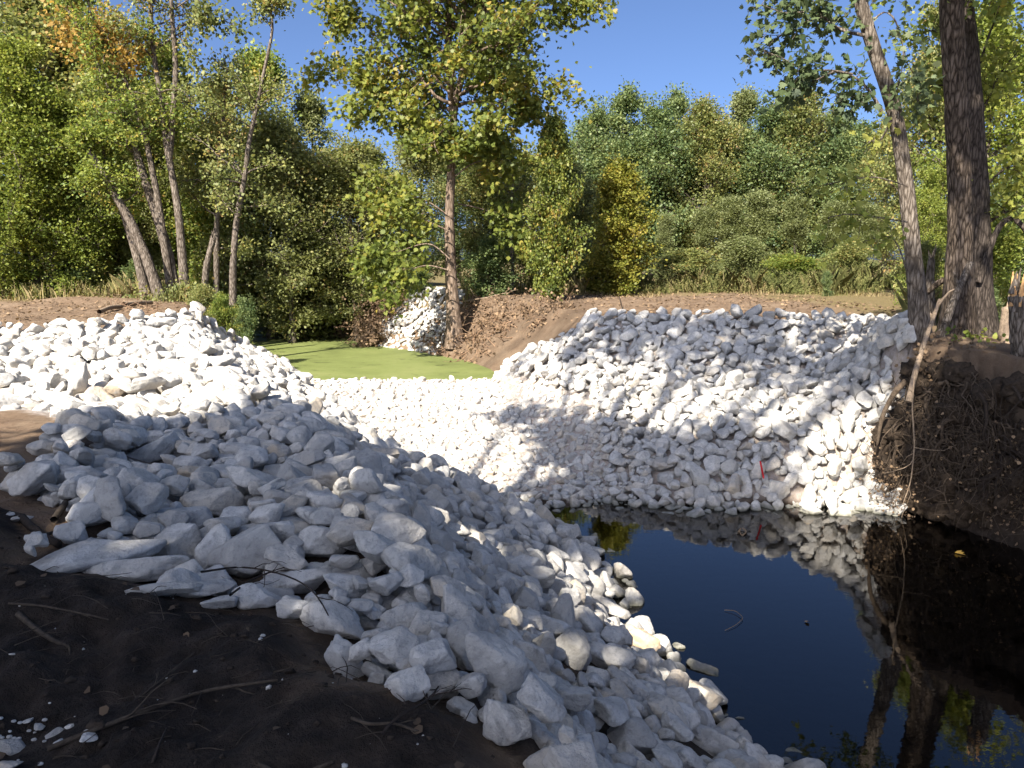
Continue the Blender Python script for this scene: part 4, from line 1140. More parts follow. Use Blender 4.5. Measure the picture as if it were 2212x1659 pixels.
GAPS = [(hit(u, v), r_) for u, v, r_ in SUNLIT if r_ > 0]
GAPS = [(stones[7]["p"], 0.34), (stones[8]["p"], 0.22), (stones[9]["p"], 0.2)] + [(p_, r_ * 1.35) for p_, r_ in GAPS] + [(at_y(1730, 60, 14.5), 1.0), (at_y(1800, 165, 14.4), 0.7), (at_y(1700, 150, 14.3), 0.7)]
def T(u, v, hb, rad, n):
    p = hit(u, v)
    return (p[0], p[1], p[2] + 0.1, hb, rad, n)
A1 = [T(u, v, hb, 1.25, 620) for u, v, hb in [(60, 1640, 12), (350, 1640, 13), (700, 1640, 12), (1050, 1640, 12), (200, 1480, 13), (520, 1480, 14), (850, 1530, 12), (60, 1330, 13), (330, 1350, 12), (620, 1400, 13),
                                         (-200, 1500, 13), (-150, 1250, 14), (-60, 1120, 14)]]
A2 = [T(u, v, hb, 0.95, n) for u, v, hb, n in [(480, 1230, 12, 520), (640, 1230, 13, 480), (760, 1190, 14, 480), (340, 1045, 13, 420), (450, 1005, 14, 480), (560, 985, 13, 480), (670, 1000, 14, 520), (560, 1060, 13, 480), (700, 1060, 14, 500),
                                            (430, 1090, 12, 260), (810, 1080, 14, 500), (880, 1045, 15, 420), (930, 1090, 14, 460), (1000, 1130, 14, 200), (860, 1190, 13, 200), (950, 1230, 13, 380), (880, 1320, 13, 480),
                                            (1010, 1330, 13, 420), (1080, 1250, 14, 300), (240, 1010, 13, 250), (180, 1030, 13, 200), (300, 1140, 12, 260), (770, 990, 15, 300), (1060, 1430, 12, 480), (950, 1430, 12, 240)]]
A3 = [T(u, v, hb, 0.95, n) for u, v, hb, n in [(1130, 1600, 12, 560), (1250, 1600, 12, 560), (1380, 1600, 12, 480), (1520, 1620, 13, 420), (1150, 1510, 12, 420), (1290, 1500, 12, 200), (1420, 1510, 13, 180), (1650, 1640, 13, 380),
                                            (1180, 1320, 13, 110), (1260, 1400, 13, 60), (1110, 1140, 15, 320), (1190, 1090, 15, 420), (1250, 1130, 15, 320), (1200, 1230, 14, 160)]]
B1 = [T(u, v, 16, 0.75, n) for u, v, n in [(1130, 905, 240), (1200, 930, 330), (1280, 950, 360), (1360, 985, 380), (1440, 1010, 380), (1520, 1010, 300), (1230, 985, 330), (1330, 1030, 380), (1430, 1055, 380), (1530, 1060, 360), (1600, 1030, 220),
                                       (1280, 1080, 380), (1380, 1090, 360), (1500, 1095, 300), (1600, 1085, 160), (1560, 960, 160), (1640, 990, 120)]]
C1 = [T(u, v, 19, 0.8, n) for u, v, n in [(1240, 720, 190), (1330, 710, 230), (1430, 705, 260), (1530, 710, 250), (1640, 705, 260), (1740, 712, 260), (1840, 725, 280), (1920, 740, 280), (1250, 770, 120), (1360, 765, 160),
                                      (1480, 770, 170), (1600, 765, 200), (1710, 770, 210), (1810, 780, 220), (1900, 790, 240), (1780, 830, 120), (1850, 850, 110), (1650, 820, 80), (1130, 800, 70), (1500, 820, 60)]]
R1 = [(x, y, z, 17, 1.15, n) for x, y, z, n in [(8.5, 15.8, 8.2, 300), (8.4, 15.8, 10.0, 320), (8.4, 12.6, 2.6, 520), (8.7, 11.0, 2.4, 620), (9.2, 9.4, 2.2, 620), (8.0, 12.4, 0.8, 420), (8.4, 10.6, 0.6, 620), (9.6, 13.5, 2.9, 420), (8.8, 8, 0.8, 600), (10.5, 11.5, 3, 520), (7.6, 13.6, 1.0, 160), (8.2, 11.6, 1.6, 620), (8.0, 12.9, 1.8, 520), (8.5, 10.2, 1.4, 620), (8.0, 13.4, 2.4, 320), (9.2, 12.5, 3.4, 420), (8.6, 15.6, 7.0, 100)]]
shade_tree("cottonwood_tree", "tall leaning cottonwood behind the viewer that shades the dark soil", (-6, -8), (-8, -9.5, 15.5), 0.4, A1 + A2, 301)
shade_tree("cottonwood_tree", "cottonwood behind the viewer that shades the lower slope by the pool", (-7.5, -11), (-5, -8, 15), 0.38, A3, 302)
shade_tree("cottonwood_tree", "tallest cottonwood outside the view that shades the far rock slope", (-9.5, -9.5), (-7, 0.5, 20), 0.45, B1 + C1, 303)
shade_tree("cottonwood_tree", "cottonwood outside the view that shades the root bank", (-4, -10.5), (-0.5, -4, 18.5), 0.36, R1, 304)

# ------------------------------------------------------------------ the big trees on the right bank, with their roots
def right_tree(name, label, pts, y, r, bark, sides=16, flare=0.45, rough=0.08, n=40, tilt_y=0.0, loc_z=None):
    ys = [y + tilt_y * k for k in range(len(pts))]
    p = px_path(pts, ys)
    p, b = local(p)
    g = Geo(); q = smooth_path(p, n)
    g.tube(q, np.interp(np.linspace(0, 1, n), np.linspace(0, 1, len(r)), r), sides, 0.5, rough, 3, flare)
    return g, q, b
rb = np.random.default_rng(44)
gA, qA, bA = right_tree("maple", "", [(1984, 800), (1987, 730), (1983, 647), (1970, 530), (1955, 375), (1932, 234), (1908, 164), (1876, 70), (1858, 0), (1838, -90), (1828, -200)], 15.0,
                        [0.22, 0.17, 0.14, 0.132, 0.125, 0.12, 0.108, 0.08], "bark_grey")
la, la2 = [], []
gB_ = Geo()
def bough(pts, y, r, n, size=0.13, spread=0.12, tint=0.4, tw=10, tl=0.45, g=None, base=bA):
    (la2 if tint >= 0.7 and g is None else la).append(spray(g or gB_, base, pts, y, r, int(n * 0.7) if g is None else int(n * 1.3), size if g is None else size * 0.8, "lobed", spread, tint, rb, -0.35, tw, tl))
bough([(1866, 76), (1820, 68), (1780, 40), (1735, 22)], 14.8, 0.035, 230)
bough([(1790, 45), (1750, 10), (1720, -10), (1690, -20)], 14.6, 0.02, 230)
bough([(1775, 38), (1730, 50), (1690, 75), (1660, 95)], 14.5, 0.02, 240, tint=0.3)
bough([(1740, 25), (1700, 30), (1670, 20), (1645, 10)], 14.4, 0.015, 150)
bough([(1905, 240), (1875, 190), (1840, 160), (1800, 155)], 14.5, 0.035, 170, tint=0.15)
bough([(1842, 160), (1790, 150), (1740, 155), (1690, 125)], 14.3, 0.02, 230, tint=0.3)
bough([(1800, 155), (1760, 175), (1720, 190), (1690, 200)], 14.2, 0.018, 200, tint=0.3)
bough([(1880, 200), (1850, 205), (1820, 215), (1800, 225)], 14.6, 0.02, 170, tint=0.2)
bough([(1690, 125), (1670, 118), (1650, 108), (1635, 102)], 14.2, 0.01, 70)
bough([(1888, 42), (1912, 18), (1935, 40), (1948, 90), (1958, 130)], 14.8, 0.018, 60, tw=6, tl=0.25)
bough([(1950, 100), (1952, 130), (1945, 165), (1938, 195)], 14.8, 0.01, 120, tw=8, tl=0.3)
bough([(1955, 130), (1975, 160), (1985, 190), (1980, 230)], 14.9, 0.01, 120, tw=8, tl=0.3)
bough([(1925, 260), (1900, 310), (1880, 300), (1860, 320)], 14.7, 0.02, 60, tint=0.9, tw=6, tl=0.3)
bough([(1960, 480), (1900, 470), (1830, 460), (1790, 470)], 14.2, 0.012, 130, tint=0.8, tw=8, tl=0.5)
bough([(1957, 580), (1945, 540), (1925, 505), (1870, 520)], 14.2, 0.014, 60, tint=0.7, tw=5, tl=0.4)
bough([(1955, 400), (1890, 380), (1820, 390), (1780, 400)], 14.3, 0.012, 120, tint=0.8, tw=8, tl=0.5)
bough([(1850, -20), (1900, -60), (1960, -80), (2010, -40)], 14.8, 0.03, 260, tw=12, tl=0.6)
bough([(1850, -60), (1790, -110), (1720, -120), (1660, -90)], 14.6, 0.03, 300, tw=12, tl=0.7)
treeA = plant("silver_maple_tree", "leaning slender maple trunk with scaly grey bark at the corner of the white rock", "tree", bA, gA, None, M["bark_grey"], None)
obj("limbs", gB_.mesh("limbs", M["bark_grey"]), treeA)
obj("crown", leaf_mesh("crown", la, M["leaf_silver"]), treeA)
obj("low_leaves", leaf_mesh("low_leaves", la2, M["leaf_bright"]), treeA)

gT, qT, bT = right_tree("maple", "", [(2062, 790), (2066, 735), (2071, 640), (2074, 500), (2073, 400), (2069, 300), (2064, 200), (2058, 80), (2055, 0), (2052, -100), (2050, -260)], 16.2,
                        [0.38, 0.30, 0.24, 0.212, 0.208, 0.208, 0.208, 0.208, 0.20], "bark_brown", 26, 0.35, 0.09, 60)
la = []
gT2 = Geo()
for pts, y, n, ti in [([(2062, -60), (2110, -90), (2150, -60), (2190, -20)], 16, 400, 0.6), ([(2050, -80), (2000, -110), (1960, -90), (1930, -60)], 15.8, 350, 0.5), ([(2058, -150), (2110, -200), (2200, -190), (2260, -150)], 16.2, 450, 0.6)]:
    bough(pts, y, 0.05, n, 0.14, 0.25, ti, 12, 0.9, gT2, bT)
treeB = plant("big_maple_tree", "thickest trunk, tall and straight with deeply ridged brown bark on the root bank", "tree", bT, gT, None, M["bark_brown"], None)
obj("limbs", gT2.mesh("limbs", M["bark_brown"]), treeB); obj("crown", leaf_mesh("crown", la, M["leaf_maple"]), treeB)

gC, qC, bC = right_tree("maple", "", [(2112, 745), (2112, 660), (2113, 560), (2108, 400), (2098, 250), (2088, 120), (2078, 0), (2070, -150)], 17.3, [0.36, 0.27, 0.245, 0.24, 0.23, 0.22, 0.2], "bark_dark", 14, 0.4)
la = []
gC2 = Geo()
for pts, y, n, ti in [([(2100, 300), (2130, 220), (2165, 150), (2200, 110)], 17.6, 420, 0.75), ([(2098, 250), (2120, 120), (2150, 40), (2180, -30)], 17.8, 420, 0.7), ([(2110, 420), (2150, 380), (2190, 350), (2230, 340)], 17.6, 380, 0.85),
                      ([(2112, 500), (2150, 470), (2190, 450), (2230, 440)], 17.4, 350, 0.75), ([(2088, 120), (2040, 80), (2010, 60), (1985, 80)], 17.9, 260, 0.6), ([(2095, 200), (2030, 180), (2000, 190), (1985, 230)], 17.9, 220, 0.7)]:
    bough(pts, y, 0.04, n, 0.14, 0.2, ti, 11, 0.7, gC2, bC)
q = px_path([(2113, 610), (2130, 560), (2150, 500), (2175, 462), (2190, 465), (2212, 490), (2240, 540)], 17.0) - np.array(bC)
gC2.tube(smooth_path(q, 14), np.linspace(0.075, 0.05, 14), 8)
treeC = plant("dark_maple_tree", "dark trunk standing in the shade right behind the thickest trunk", "tree", bC, gC, None, M["bark_dark"], None)
obj("limbs", gC2.mesh("limbs", M["bark_dark"]), treeC); obj("crown", leaf_mesh("crown", la, M["leaf_bright"]), treeC)

# exposed roots over the undercut bank
def face(u, v, out=0.0):
    d = ray(u, v)
    return hit(u, v) - d * out
def roots(parent, base, starts, n, seed, spread_u, to_v, r0, y0):
    r = np.random.default_rng(seed); g = Geo()
    for k in range(n):
        u0, v0 = starts[k % len(starts)]
        u1 = u0 + r.normal(0, 1) * spread_u; v1 = r.uniform(v0 + 40, to_v)
        ya, yb = y0 + r.normal(0, 0.25), y0 - 0.35 + r.normal(0, 0.35)
        p0, p1 = face(u0 + r.normal(0, 14), v0 + r.uniform(-12, 90), abs(r.normal(0, 0.15))), face(u1, v1, abs(r.normal(0.1, 0.2)))
        p = bend(p0, p1, 10, 0.10 * r.random(), 0.05, r)
        rr = r0 * (0.14 + 0.86 * r.random() ** 2.5)
        g.tube(p - np.array(base), np.linspace(rr, rr * 0.25, 10), 6, 0.5, 0.2, k)
        for _ in range(5):
            j = r.integers(2, 9)
            d = unit(p[j] - p[j - 1]) + r.normal(0, 0.8, 3) + np.array([0, -0.1, -0.4])
            b = branch(r, p[j], d, r.uniform(0.2, 0.7), 5, 0.35, -0.08)
            g.tube(b - np.array(base), np.linspace(rr * 0.4, 0.004, 6), 4)
    return g
gr = roots(treeA, bA, [(1960, 800), (1990, 805), (2015, 800), (1950, 860), (2000, 880), (1930, 930), (1980, 960)], 80, 61, 55, 1120, 0.055, 14.35)
for pts, y, r in [([(1985, 800), (2010, 812), (2050, 815), (2085, 835), (2100, 870), (2090, 905)], 14.5, 0.075), ([(2000, 850), (2040, 840), (2080, 855), (2120, 870), (2160, 850)], 14.3, 0.06),
                  ([(1960, 820), (1930, 850), (1905, 900), (1895, 960)], 14.4, 0.06), ([(2060, 905), (2070, 970), (2105, 1000), (2160, 1015)], 14.0, 0.06), ([(1985, 870), (2000, 930), (1980, 1000), (1990, 1070)], 14.1, 0.05),
                  ([(2020, 1010), (2060, 1030), (2100, 1020), (2160, 990)], 13.8, 0.04), ([(2010, 1085), (2060, 1062), (2100, 1075), (2120, 1100)], 13.6, 0.03)]:
    q = smooth_path(px_path(pts, y) - np.array(bA), 16); gr.tube(q, np.linspace(r, r * 0.4, 16), 8, 0.5, 0.2, 5)
obj("roots", gr.mesh("roots", M["root"]), treeA)
gr = roots(treeB, bT, [(2040, 800), (2090, 800), (2130, 830), (2060, 880), (2120, 920), (2010, 900), (2050, 960)], 95, 62, 50, 1090, 0.055, 14.3)
obj("roots", gr.mesh("roots", M["root"]), treeB)
gr = roots(treeC, bC, [(2130, 830), (2180, 840), (2200, 900), (2150, 960), (2210, 980)], 40, 63, 50, 1130, 0.035, 13.2)
obj("roots", gr.mesh("roots", M["twig_dark"]), treeC)
# shaggy earth hanging in the roots
def clod_mass(name, label, cat, pts, y, mat, n, rad, seed, drop=0.0):
    r = np.random.default_rng(seed); g = Geo()
    V0, F0 = ICO[2]
    c0 = px_path([pts[0]], y)[0]
    for k in range(n):
        a = pts[r.integers(len(pts))]; b = pts[r.integers(len(pts))]
        w = r.random()
        u, v = a[0] * w + b[0] * (1 - w) + r.normal(0, 6), a[1] * w + b[1] * (1 - w) + r.normal(0, 6)
        p = face(u, v, r.uniform(-0.15, 0.1))
        s_ = rad * r.uniform(0.5, 1.4) * np.array([1.2, 0.9, 1.0])
        vv = V0 * (1 + 0.35 * fbm(V0 * 2.3 + k * 3.7, 4, k, 0.6))[:, None] * s_
        g.add(vv + p - c0, F0)
    o = obj(name, g.mesh(name, mat)); o.location = tuple(c0)
    return tag(o, label, cat)
M["bank_earth"] = mat_plain("bank_earth", (0.036, 0.026, 0.018), 0.97, 0.6, 22)
clod_mass("root_bank_earth", "crumbling brown earth hanging among the roots under the leaning maple", "earth bank", [(1940, 830), (1985, 800), (2080, 810), (2140, 850), (2110, 960), (1930, 930), (1915, 1000), (1960, 1060), (2050, 1050), (1930, 1080), (2010, 1100), (2190, 850), (2205, 960), (2200, 1080), (2120, 1090), (2450, 900), (2400, 1150)], 14.75, M["bank_earth"], 320, 0.17, 71)

# leaning poles, stumps and broken wood on the bank
def stick(name, label, cat, pts3, r0, r1, mat, sides=8, rough=0.12, n=14, group=None, forks=0, seed=1):
    p, b = local(np.asarray(pts3, float))
    g = Geo(); q = smooth_path(p, n); g.tube(q, np.linspace(r0, r1, n), sides, 0.5, rough, seed)
    r = np.random.default_rng(seed)
    for _ in range(forks):
        j = r.integers(n // 4, n - 1)
        d = unit(q[j] - q[j - 1]) + r.normal(0, 0.6, 3) * np.array([1, 1, 0.5])
        bb = branch(r, q[j], d, np.linalg.norm(q[-1] - q[0]) * r.uniform(0.15, 0.4), 5, 0.25, 0.02)
        g.tube(bb, np.linspace(max(0.0015, r1 * 0.9), max(0.001, r1 * 0.35), 6), 5)
    o = obj(name, g.mesh(name, mat)); o.location = b
    return tag(o, label, cat, group)
stick("dead_pole", "pale barkless pole leaning against the big trunk from the foot of the leaning maple", "pole", px_path([(1962, 868), (1978, 800), (2000, 730), (2030, 648)], [13.9, 14.1, 14.6, 15.2]), 0.055, 0.035, M["dead_wood"], forks=2, seed=4)
stick("dead_log", "brown dead log propped against the ridged bark of the big trunk", "log", px_path([(2020, 765), (2045, 690), (2068, 630), (2096, 568)], [15.0, 15.2, 15.4, 15.7]), 0.085, 0.06, M["bark_grey"], forks=1, seed=5)
stick("hanging_vine", "thin bare vine hanging straight down over the root bank", "vine", px_path([(1976, 800), (1970, 880), (1976, 960), (1968, 1040), (1950, 1090)], 13.5), 0.014, 0.008, M["dead_wood"], 6, 0.05, 24, None, 4, 6)
stick("hanging_vine", "thin vine curving down the shady bank right of the roots", "vine", px_path([(2200, 760), (2190, 830), (2170, 900), (2155, 970)], 13.2), 0.012, 0.006, M["root"], 6, 0.05, 20, None, 3, 7)
stick("broken_bough", "short broken bough jutting between the leaning maple and the big trunk", "branch", px_path([(1995, 640), (2025, 612), (2060, 596)], [16.8, 16.6, 16.4]), 0.05, 0.07, M["bark_brown"], seed=8)
place_snag("tree_stump", "broken stump with a bright orange splintered top at the right edge", [(2213, 800), (2205, 720), (2200, 640)], 13.2, 0.20, 0.15, M["bark_grey"])
st = [o for o in bpy.data.objects if o.get("label", "").startswith("broken stump")][0]
g = Geo(); r = np.random.default_rng(5)
for k in range(16):
    a = r.uniform(0, 6.28); p0 = px_path([(2200, 648)], 13.2)[0] - np.array(st.location) + np.array([math.cos(a), math.sin(a), 0]) * 0.09
    g.tube(np.array([p0 - [0, 0, 0.1], p0 + np.array([r.normal(0, 0.03), r.normal(0, 0.03), r.uniform(0.1, 0.48)])]), [0.06, 0.012], 4)
obj("splintered_top", g.mesh("splintered_top", M["splinter"], False), st)
place_snag("tree_stump", "low ragged grey stump between the big trunk and the orange topped stump", [(2176, 800), (2178, 720), (2182, 665)], 14.6, 0.2, 0.13, M["dead_wood"])
place_snag("tree_snag", "leaning grey trunk stub behind the gap between the two right hand trunks", [(2005, 690), (2008, 610), (2012, 560)], 19, 0.2, 0.07, M["bark_grey"])
stick("broken_root", "pale snapped root end sticking up on the root bank", "root", px_path([(2125, 875), (2140, 850), (2150, 832)], 13.9), 0.055, 0.045, M["dead_wood"], seed=9)

# ------------------------------------------------------------------ brush, vines and roots on the pond banks
def tangle(name, label, cat, pts, y, n, length, r, mat, seed, up=0.2, group=None, leaf=None, nl=0, tw=0.5, lsize=0.09, on_ground=False):
    rr = np.random.default_rng(seed); g = Geo()
    c0 = px_path([pts[0]], y)[0]
    P_, A_, T_ = [], [], []
    for k in range(n):
        a = pts[rr.integers(len(pts))]; b = pts[rr.integers(len(pts))]; w = rr.random()
        u, v = a[0] * w + b[0] * (1 - w), a[1] * w + b[1] * (1 - w)
        p = hit(u, v) if on_ground else at_y(u, v, y + rr.normal(0, 0.3))
        d = unit(rr.normal(0, 1, 3) * np.array([1, 0.7, 0.8]) + np.array([0, -0.2, up]))
        bq = branch(rr, p, d, length * rr.uniform(0.4, 1.3), 6, 0.3, -0.1)
        g.tube(bq - c0, np.linspace(r * rr.uniform(0.5, 1.3), r * 0.2, 7), 4)
        if nl:
            q = bq[rr.integers(1, 7, nl)] + rr.normal(0, 0.1, (nl, 3))
            P_.append(q - c0); A_.append(rr.normal(0, 0.7, (nl, 3))); T_.append(rr.normal(0.5, 0.25, nl))
    t = thing(name, label, cat, tuple(c0), group)
    obj("stems", g.mesh("stems", mat), t)
    if nl: obj("leaves", leaf_mesh("leaves", [leaf_arrays(np.concatenate(P_), np.concatenate(A_), lsize, np.concatenate(T_), "broad", rr)], leaf), t)
    return t
M["vine"] = mat_plain("dry_vine", (0.23, 0.15, 0.095), 0.95, 0.4, 30)
tangle("root_tangle", "brown tangle of dangling roots on the pond bank below the sycamore", "roots", [(930, 730), (960, 690), (1000, 700), (1050, 760), (1010, 780), (940, 765), (1030, 730), (1100, 690), (1180, 690)], 29.0, 280, 0.9, 0.022, M["vine"], 81, -0.1, None, M["leaf_dead"], 4, on_ground=True, lsize=0.11)
tangle("root_tangle", "grey brown roots hanging from the far bank behind the duckweed", "roots", [(620, 700), (690, 695), (740, 712), (640, 725), (700, 728), (740, 728)], 38.0, 130, 0.9, 0.022, M["root"], 82, -0.3, None, M["leaf_dead"], 6, on_ground=True, lsize=0.11)
tangle("dry_brush", "dry brown brush on the bank left of the second rock pile", "brush", [(790, 700), (830, 650), (850, 690), (800, 730), (770, 720)], 36.0, 120, 1.2, 0.012, M["vine"], 83, 0.5, None, M["leaf_dead"], 12, lsize=0.11)
tangle("dry_brush", "wilted reddish leaves at the toe of the second rock pile", "brush", [(785, 745), (800, 735), (815, 722)], 34.6, 40, 0.7, 0.01, M["vine"], 84, 0.4, None, M["leaf_dead"], 20, lsize=0.12)
tangle("dry_brush", "dry uprooted vines lying along the top of the bare bank right of the sycamore", "brush", [(1020, 668), (1100, 655), (1180, 650), (1230, 665), (1150, 680), (1060, 690)], 30.0, 150, 0.8, 0.010, M["vine"], 85, 0.15, None, M["leaf_dead"], 8, on_ground=True, lsize=0.09)
tangle("dry_brush", "dark driftwood sticks heaped on the soil strip beside the leaning clump", "sticks", [(250, 668), (300, 660), (340, 672), (290, 680)], 28.5, 50, 0.9, 0.016, M["vine"], 86, 0.1, on_ground=True)
tangle("dry_brush", "twiggy brush around the feet of the leaning clump", "brush", [(300, 650), (350, 655), (410, 640), (440, 640), (380, 660)], 30.2, 110, 0.9, 0.010, M["vine"], 87, 0.6, None, M["leaf_olive"], 12, lsize=0.1)
tangle("bramble", "leafy dead twigs hanging over the roots by the water", "brush", [(1915, 1000), (1940, 1060), (1950, 1090), (1920, 1085), (1900, 1060)], 13.9, 60, 0.5, 0.006, M["root"], 88, 0.2, None, M["leaf_dead"], 6, lsize=0.045)
tangle("bramble", "small bush of light green leaves at the foot of the big trunk", "brush", [(2060, 750), (2090, 740), (2110, 760)], 15.0, 22, 0.5, 0.006, M["root"], 89, 0.4, None, M["leaf_bright"], 9, lsize=0.09)
tangle("bramble", "brown leafy debris caught on the bank behind the leaning maple", "brush", [(2010, 770), (2040, 780), (2000, 790), (2140, 760), (2170, 790), (2120, 800)], 14.6, 90, 0.5, 0.008, M["root"], 90, 0.3, None, M["leaf_dead"], 12, lsize=0.07)
tangle("bramble", "dark roots and twigs on the shady bank at the right edge", "roots", [(2130, 960), (2212, 950), (2212, 1120), (2140, 1090), (2100, 1080), (2212, 1050), (2180, 1000), (2050, 900), (2000, 850), (2400, 1000), (2450, 1200)], 12.9, 320, 0.7, 0.010, M["root"], 91, -0.2, None, M["leaf_dead"], 3, lsize=0.05, on_ground=True)
stick("driftwood_log", "pale bleached log lying on the soil strip by the leaning clump", "log", [hit(268, 664) + [0, 0, 0.08], hit(300, 662) + [0, 0, 0.12], hit(328, 660) + [0, 0, 0.10]], 0.09, 0.06, M["dead_wood"], seed=11)
stick("driftwood_log", "brown split log left of the bleached log on the soil strip", "log", [hit(215, 678) + [0, 0, 0.06], hit(240, 672) + [0, 0, 0.12], hit(262, 668) + [0, 0, 0.08]], 0.07, 0.06, M["dead_wood"], seed=12)
stick("dead_branch", "bare branch lying off the sycamore's foot to the right", "branch", [hit(1010, 655) + [0, 0, 0.1], at_y(1050, 643, 31.0), at_y(1095, 632, 31.5)], 0.03, 0.015, M["dead_wood"], seed=13, forks=3)
stick("survey_stake", "thin dark stake leaning at the top edge of the right rock slope", "stake", [hit(1345, 668), hit(1345, 668) + np.array([-0.12, 0, 0.42])], 0.022, 0.018, M["twig_dark"], 6, 0, 4)
p = hit(1643, 1033)
stick("red_stake", "red painted stake standing between rocks above the pool's far shore", "stake", [p + [0.02, -0.15, 0.0], p + [-0.06, -0.12, 0.36]], 0.019, 0.017, M["red"], 4, 0, 4)

# black cloth on the left rocks
def crumple(name, label, cat, c, w, d, h, mat, seed, nx_=26, ny_=16):
    u, v = np.meshgrid(np.linspace(-1, 1, nx_), np.linspace(-1, 1, ny_))
    p = np.stack([u * w / 2, v * d / 2 + 0.25 * w * np.sin(u * 2.1), np.zeros_like(u)], -1).reshape(-1, 3)
    p[:, 2] = h * (0.5 + 0.5 * fbm(p * 9 + seed, 4, seed, 0.6)) * 1.2 + h * (1 - (p[:, 0] / (w / 2)) ** 2)
    p[:, :2] += 0.04 * np.stack([fbm(p * 7 + 3, 3, 1), fbm(p * 7 + 9, 3, 2)], -1)
    i, j = np.meshgrid(np.arange(nx_ - 1), np.arange(ny_ - 1)); b = (j * nx_ + i).ravel()
    o = obj(name, make_mesh(name, p, np.stack([b, b + 1, b + nx_ + 1, b + nx_], -1), np.full(len(b), 4), mat, None, True))
    o.location = tuple(c)
    return tag(o, label, cat)
c = hit(178, 806)
crumple("cloth_scrap", "crumpled black scrap of cloth lying on the sunlit left rocks", "cloth", c + np.array([0, -0.1, 0.13]), 0.5, 0.12, 0.10, M["black_cloth"], 4)

# things in the pool
stick("drowned_twig", "thin bent twig breaking the surface in the middle of the pool", "twig", [at_z(1565, 1318, 0.012), at_z(1588, 1318, 0.03), at_z(1607, 1335, 0.02), at_z(1590, 1350, 0.02), at_z(1566, 1362, 0.012)], 0.0035, 0.0025, M["twig_dark"], 6, 0, 20)
stick("floating_twig", "small bent twig loop floating near the pool's far shore", "twig", [at_z(1594, 1151, 0.015), at_z(1602, 1139, 0.03), at_z(1614, 1149, 0.02), at_z(1602, 1158, 0.015), at_z(1597, 1147, 0.02)], 0.013, 0.009, M["twig_dark"], 6, 0.1, 20)
lrng = np.random.default_rng(3)
def fallen_leaf(label, p, size, mat, tint, group=None):
    v, tt, kk = leaf_arrays(np.zeros((1, 3)), np.array([[lrng.normal(), lrng.normal(), 0.05]]), size, np.array([tint]), "lobed", lrng, 6.0)
    o = obj("fallen_leaf", leaf_mesh("fallen_leaf", [(v, tt, kk)], mat)); o.location = tuple(p)
    return tag(o, label, "leaf", group)
fallen_leaf("orange leaf floating on the shady water below the root bank", at_z(2063, 1193, 0.012), 0.16, M["leaf_orange"], 0.4)
fallen_leaf("small dark leaf floating alone in the pool right of the bent twig", at_z(1748, 1343, 0.012), 0.07, M["leaf_dead"], 0.0)

# ------------------------------------------------------------------ litter on the dark soil
def lay(pts, lift=0.012):
    return [hit(u, v) + np.array([0, 0, lift]) for u, v in pts]
M["muddy"] = mat_plain("muddy_wood", (0.055, 0.043, 0.032), 0.95, 0.5, 30)
STICKS = [("long thin twig arching over the stones at the soil brow", [(440, 1305), (520, 1285), (600, 1300), (665, 1330), (700, 1375), (712, 1405)], 0.006, 0.003, 4, 0.16),
          ("forked dark twig lying across the pale stones at the brow", [(500, 1330), (540, 1295), (580, 1275), (620, 1262)], 0.006, 0.003, 6, 0.10),
          ("dark curved twig arching in front of the blue grey boulder", [(825, 1620), (850, 1580), (900, 1560), (935, 1530), (950, 1505)], 0.005, 0.003, 3, 0.05),
          ("stout broken branch by the bright white stone", [(118, 1140), (135, 1115), (150, 1092), (170, 1070)], 0.022, 0.017, 2, 0.05),
          ("thin curved branch in front of the pile's left end", [(70, 1075), (100, 1062), (130, 1068), (152, 1085)], 0.009, 0.006, 2, 0.06),
          ("crooked branch running down from the stout broken one", [(172, 1140), (150, 1152), (120, 1160), (92, 1168)], 0.014, 0.008, 3, 0.03),
          ("dark dead limb on the soil left of the dark-stained slab", [(48, 1128), (70, 1150), (95, 1170), (128, 1188)], 0.025, 0.02, 1, 0.03),
          ("long straight stick across the middle of the dark soil", [(105, 1630), (200, 1590), (330, 1540), (450, 1500), (600, 1480)], 0.010, 0.005, 3, 0.02),
          ("pale thin stick in the dark soil under the long pale slab", [(20, 1310), (90, 1315), (170, 1330), (235, 1345)], 0.006, 0.004, 1, 0.015),
          ("half buried branch at the dark soil's left side", [(40, 1330), (80, 1365), (120, 1390), (150, 1400)], 0.014, 0.008, 1, 0.008),
          ("curved pale root lying low in the dark soil near the bottom", [(560, 1660), (610, 1690), (660, 1680), (720, 1655)], 0.009, 0.006, 1, 0.015),
          ("dead stick near the lower brow of the soil", [(760, 1560), (800, 1575), (850, 1570), (905, 1590)], 0.006, 0.004, 2, 0.015),
          ("short twig upright among the left rocks", [(100, 1050), (97, 1035), (95, 1022)], 0.007, 0.006, 0, 0.03),
          ("dark stick by the stone chips at the bottom", [(330, 1655), (342, 1620), (360, 1580)], 0.005, 0.003, 1, 0.01),
          ("thin stick crossing the long straight stick", [(300, 1520), (360, 1470), (420, 1420)], 0.004, 0.003, 1, 0.02)]
for k, (lab, pts, r0, r1, fk, lift) in enumerate(STICKS):
    stick("stick", lab, "stick", lay(pts, lift), r0, r1, M["twig_dark"] if k in (0, 1, 2, 6, 13) else M["muddy"], 7, 0.12, 16, None, fk, 20 + k)
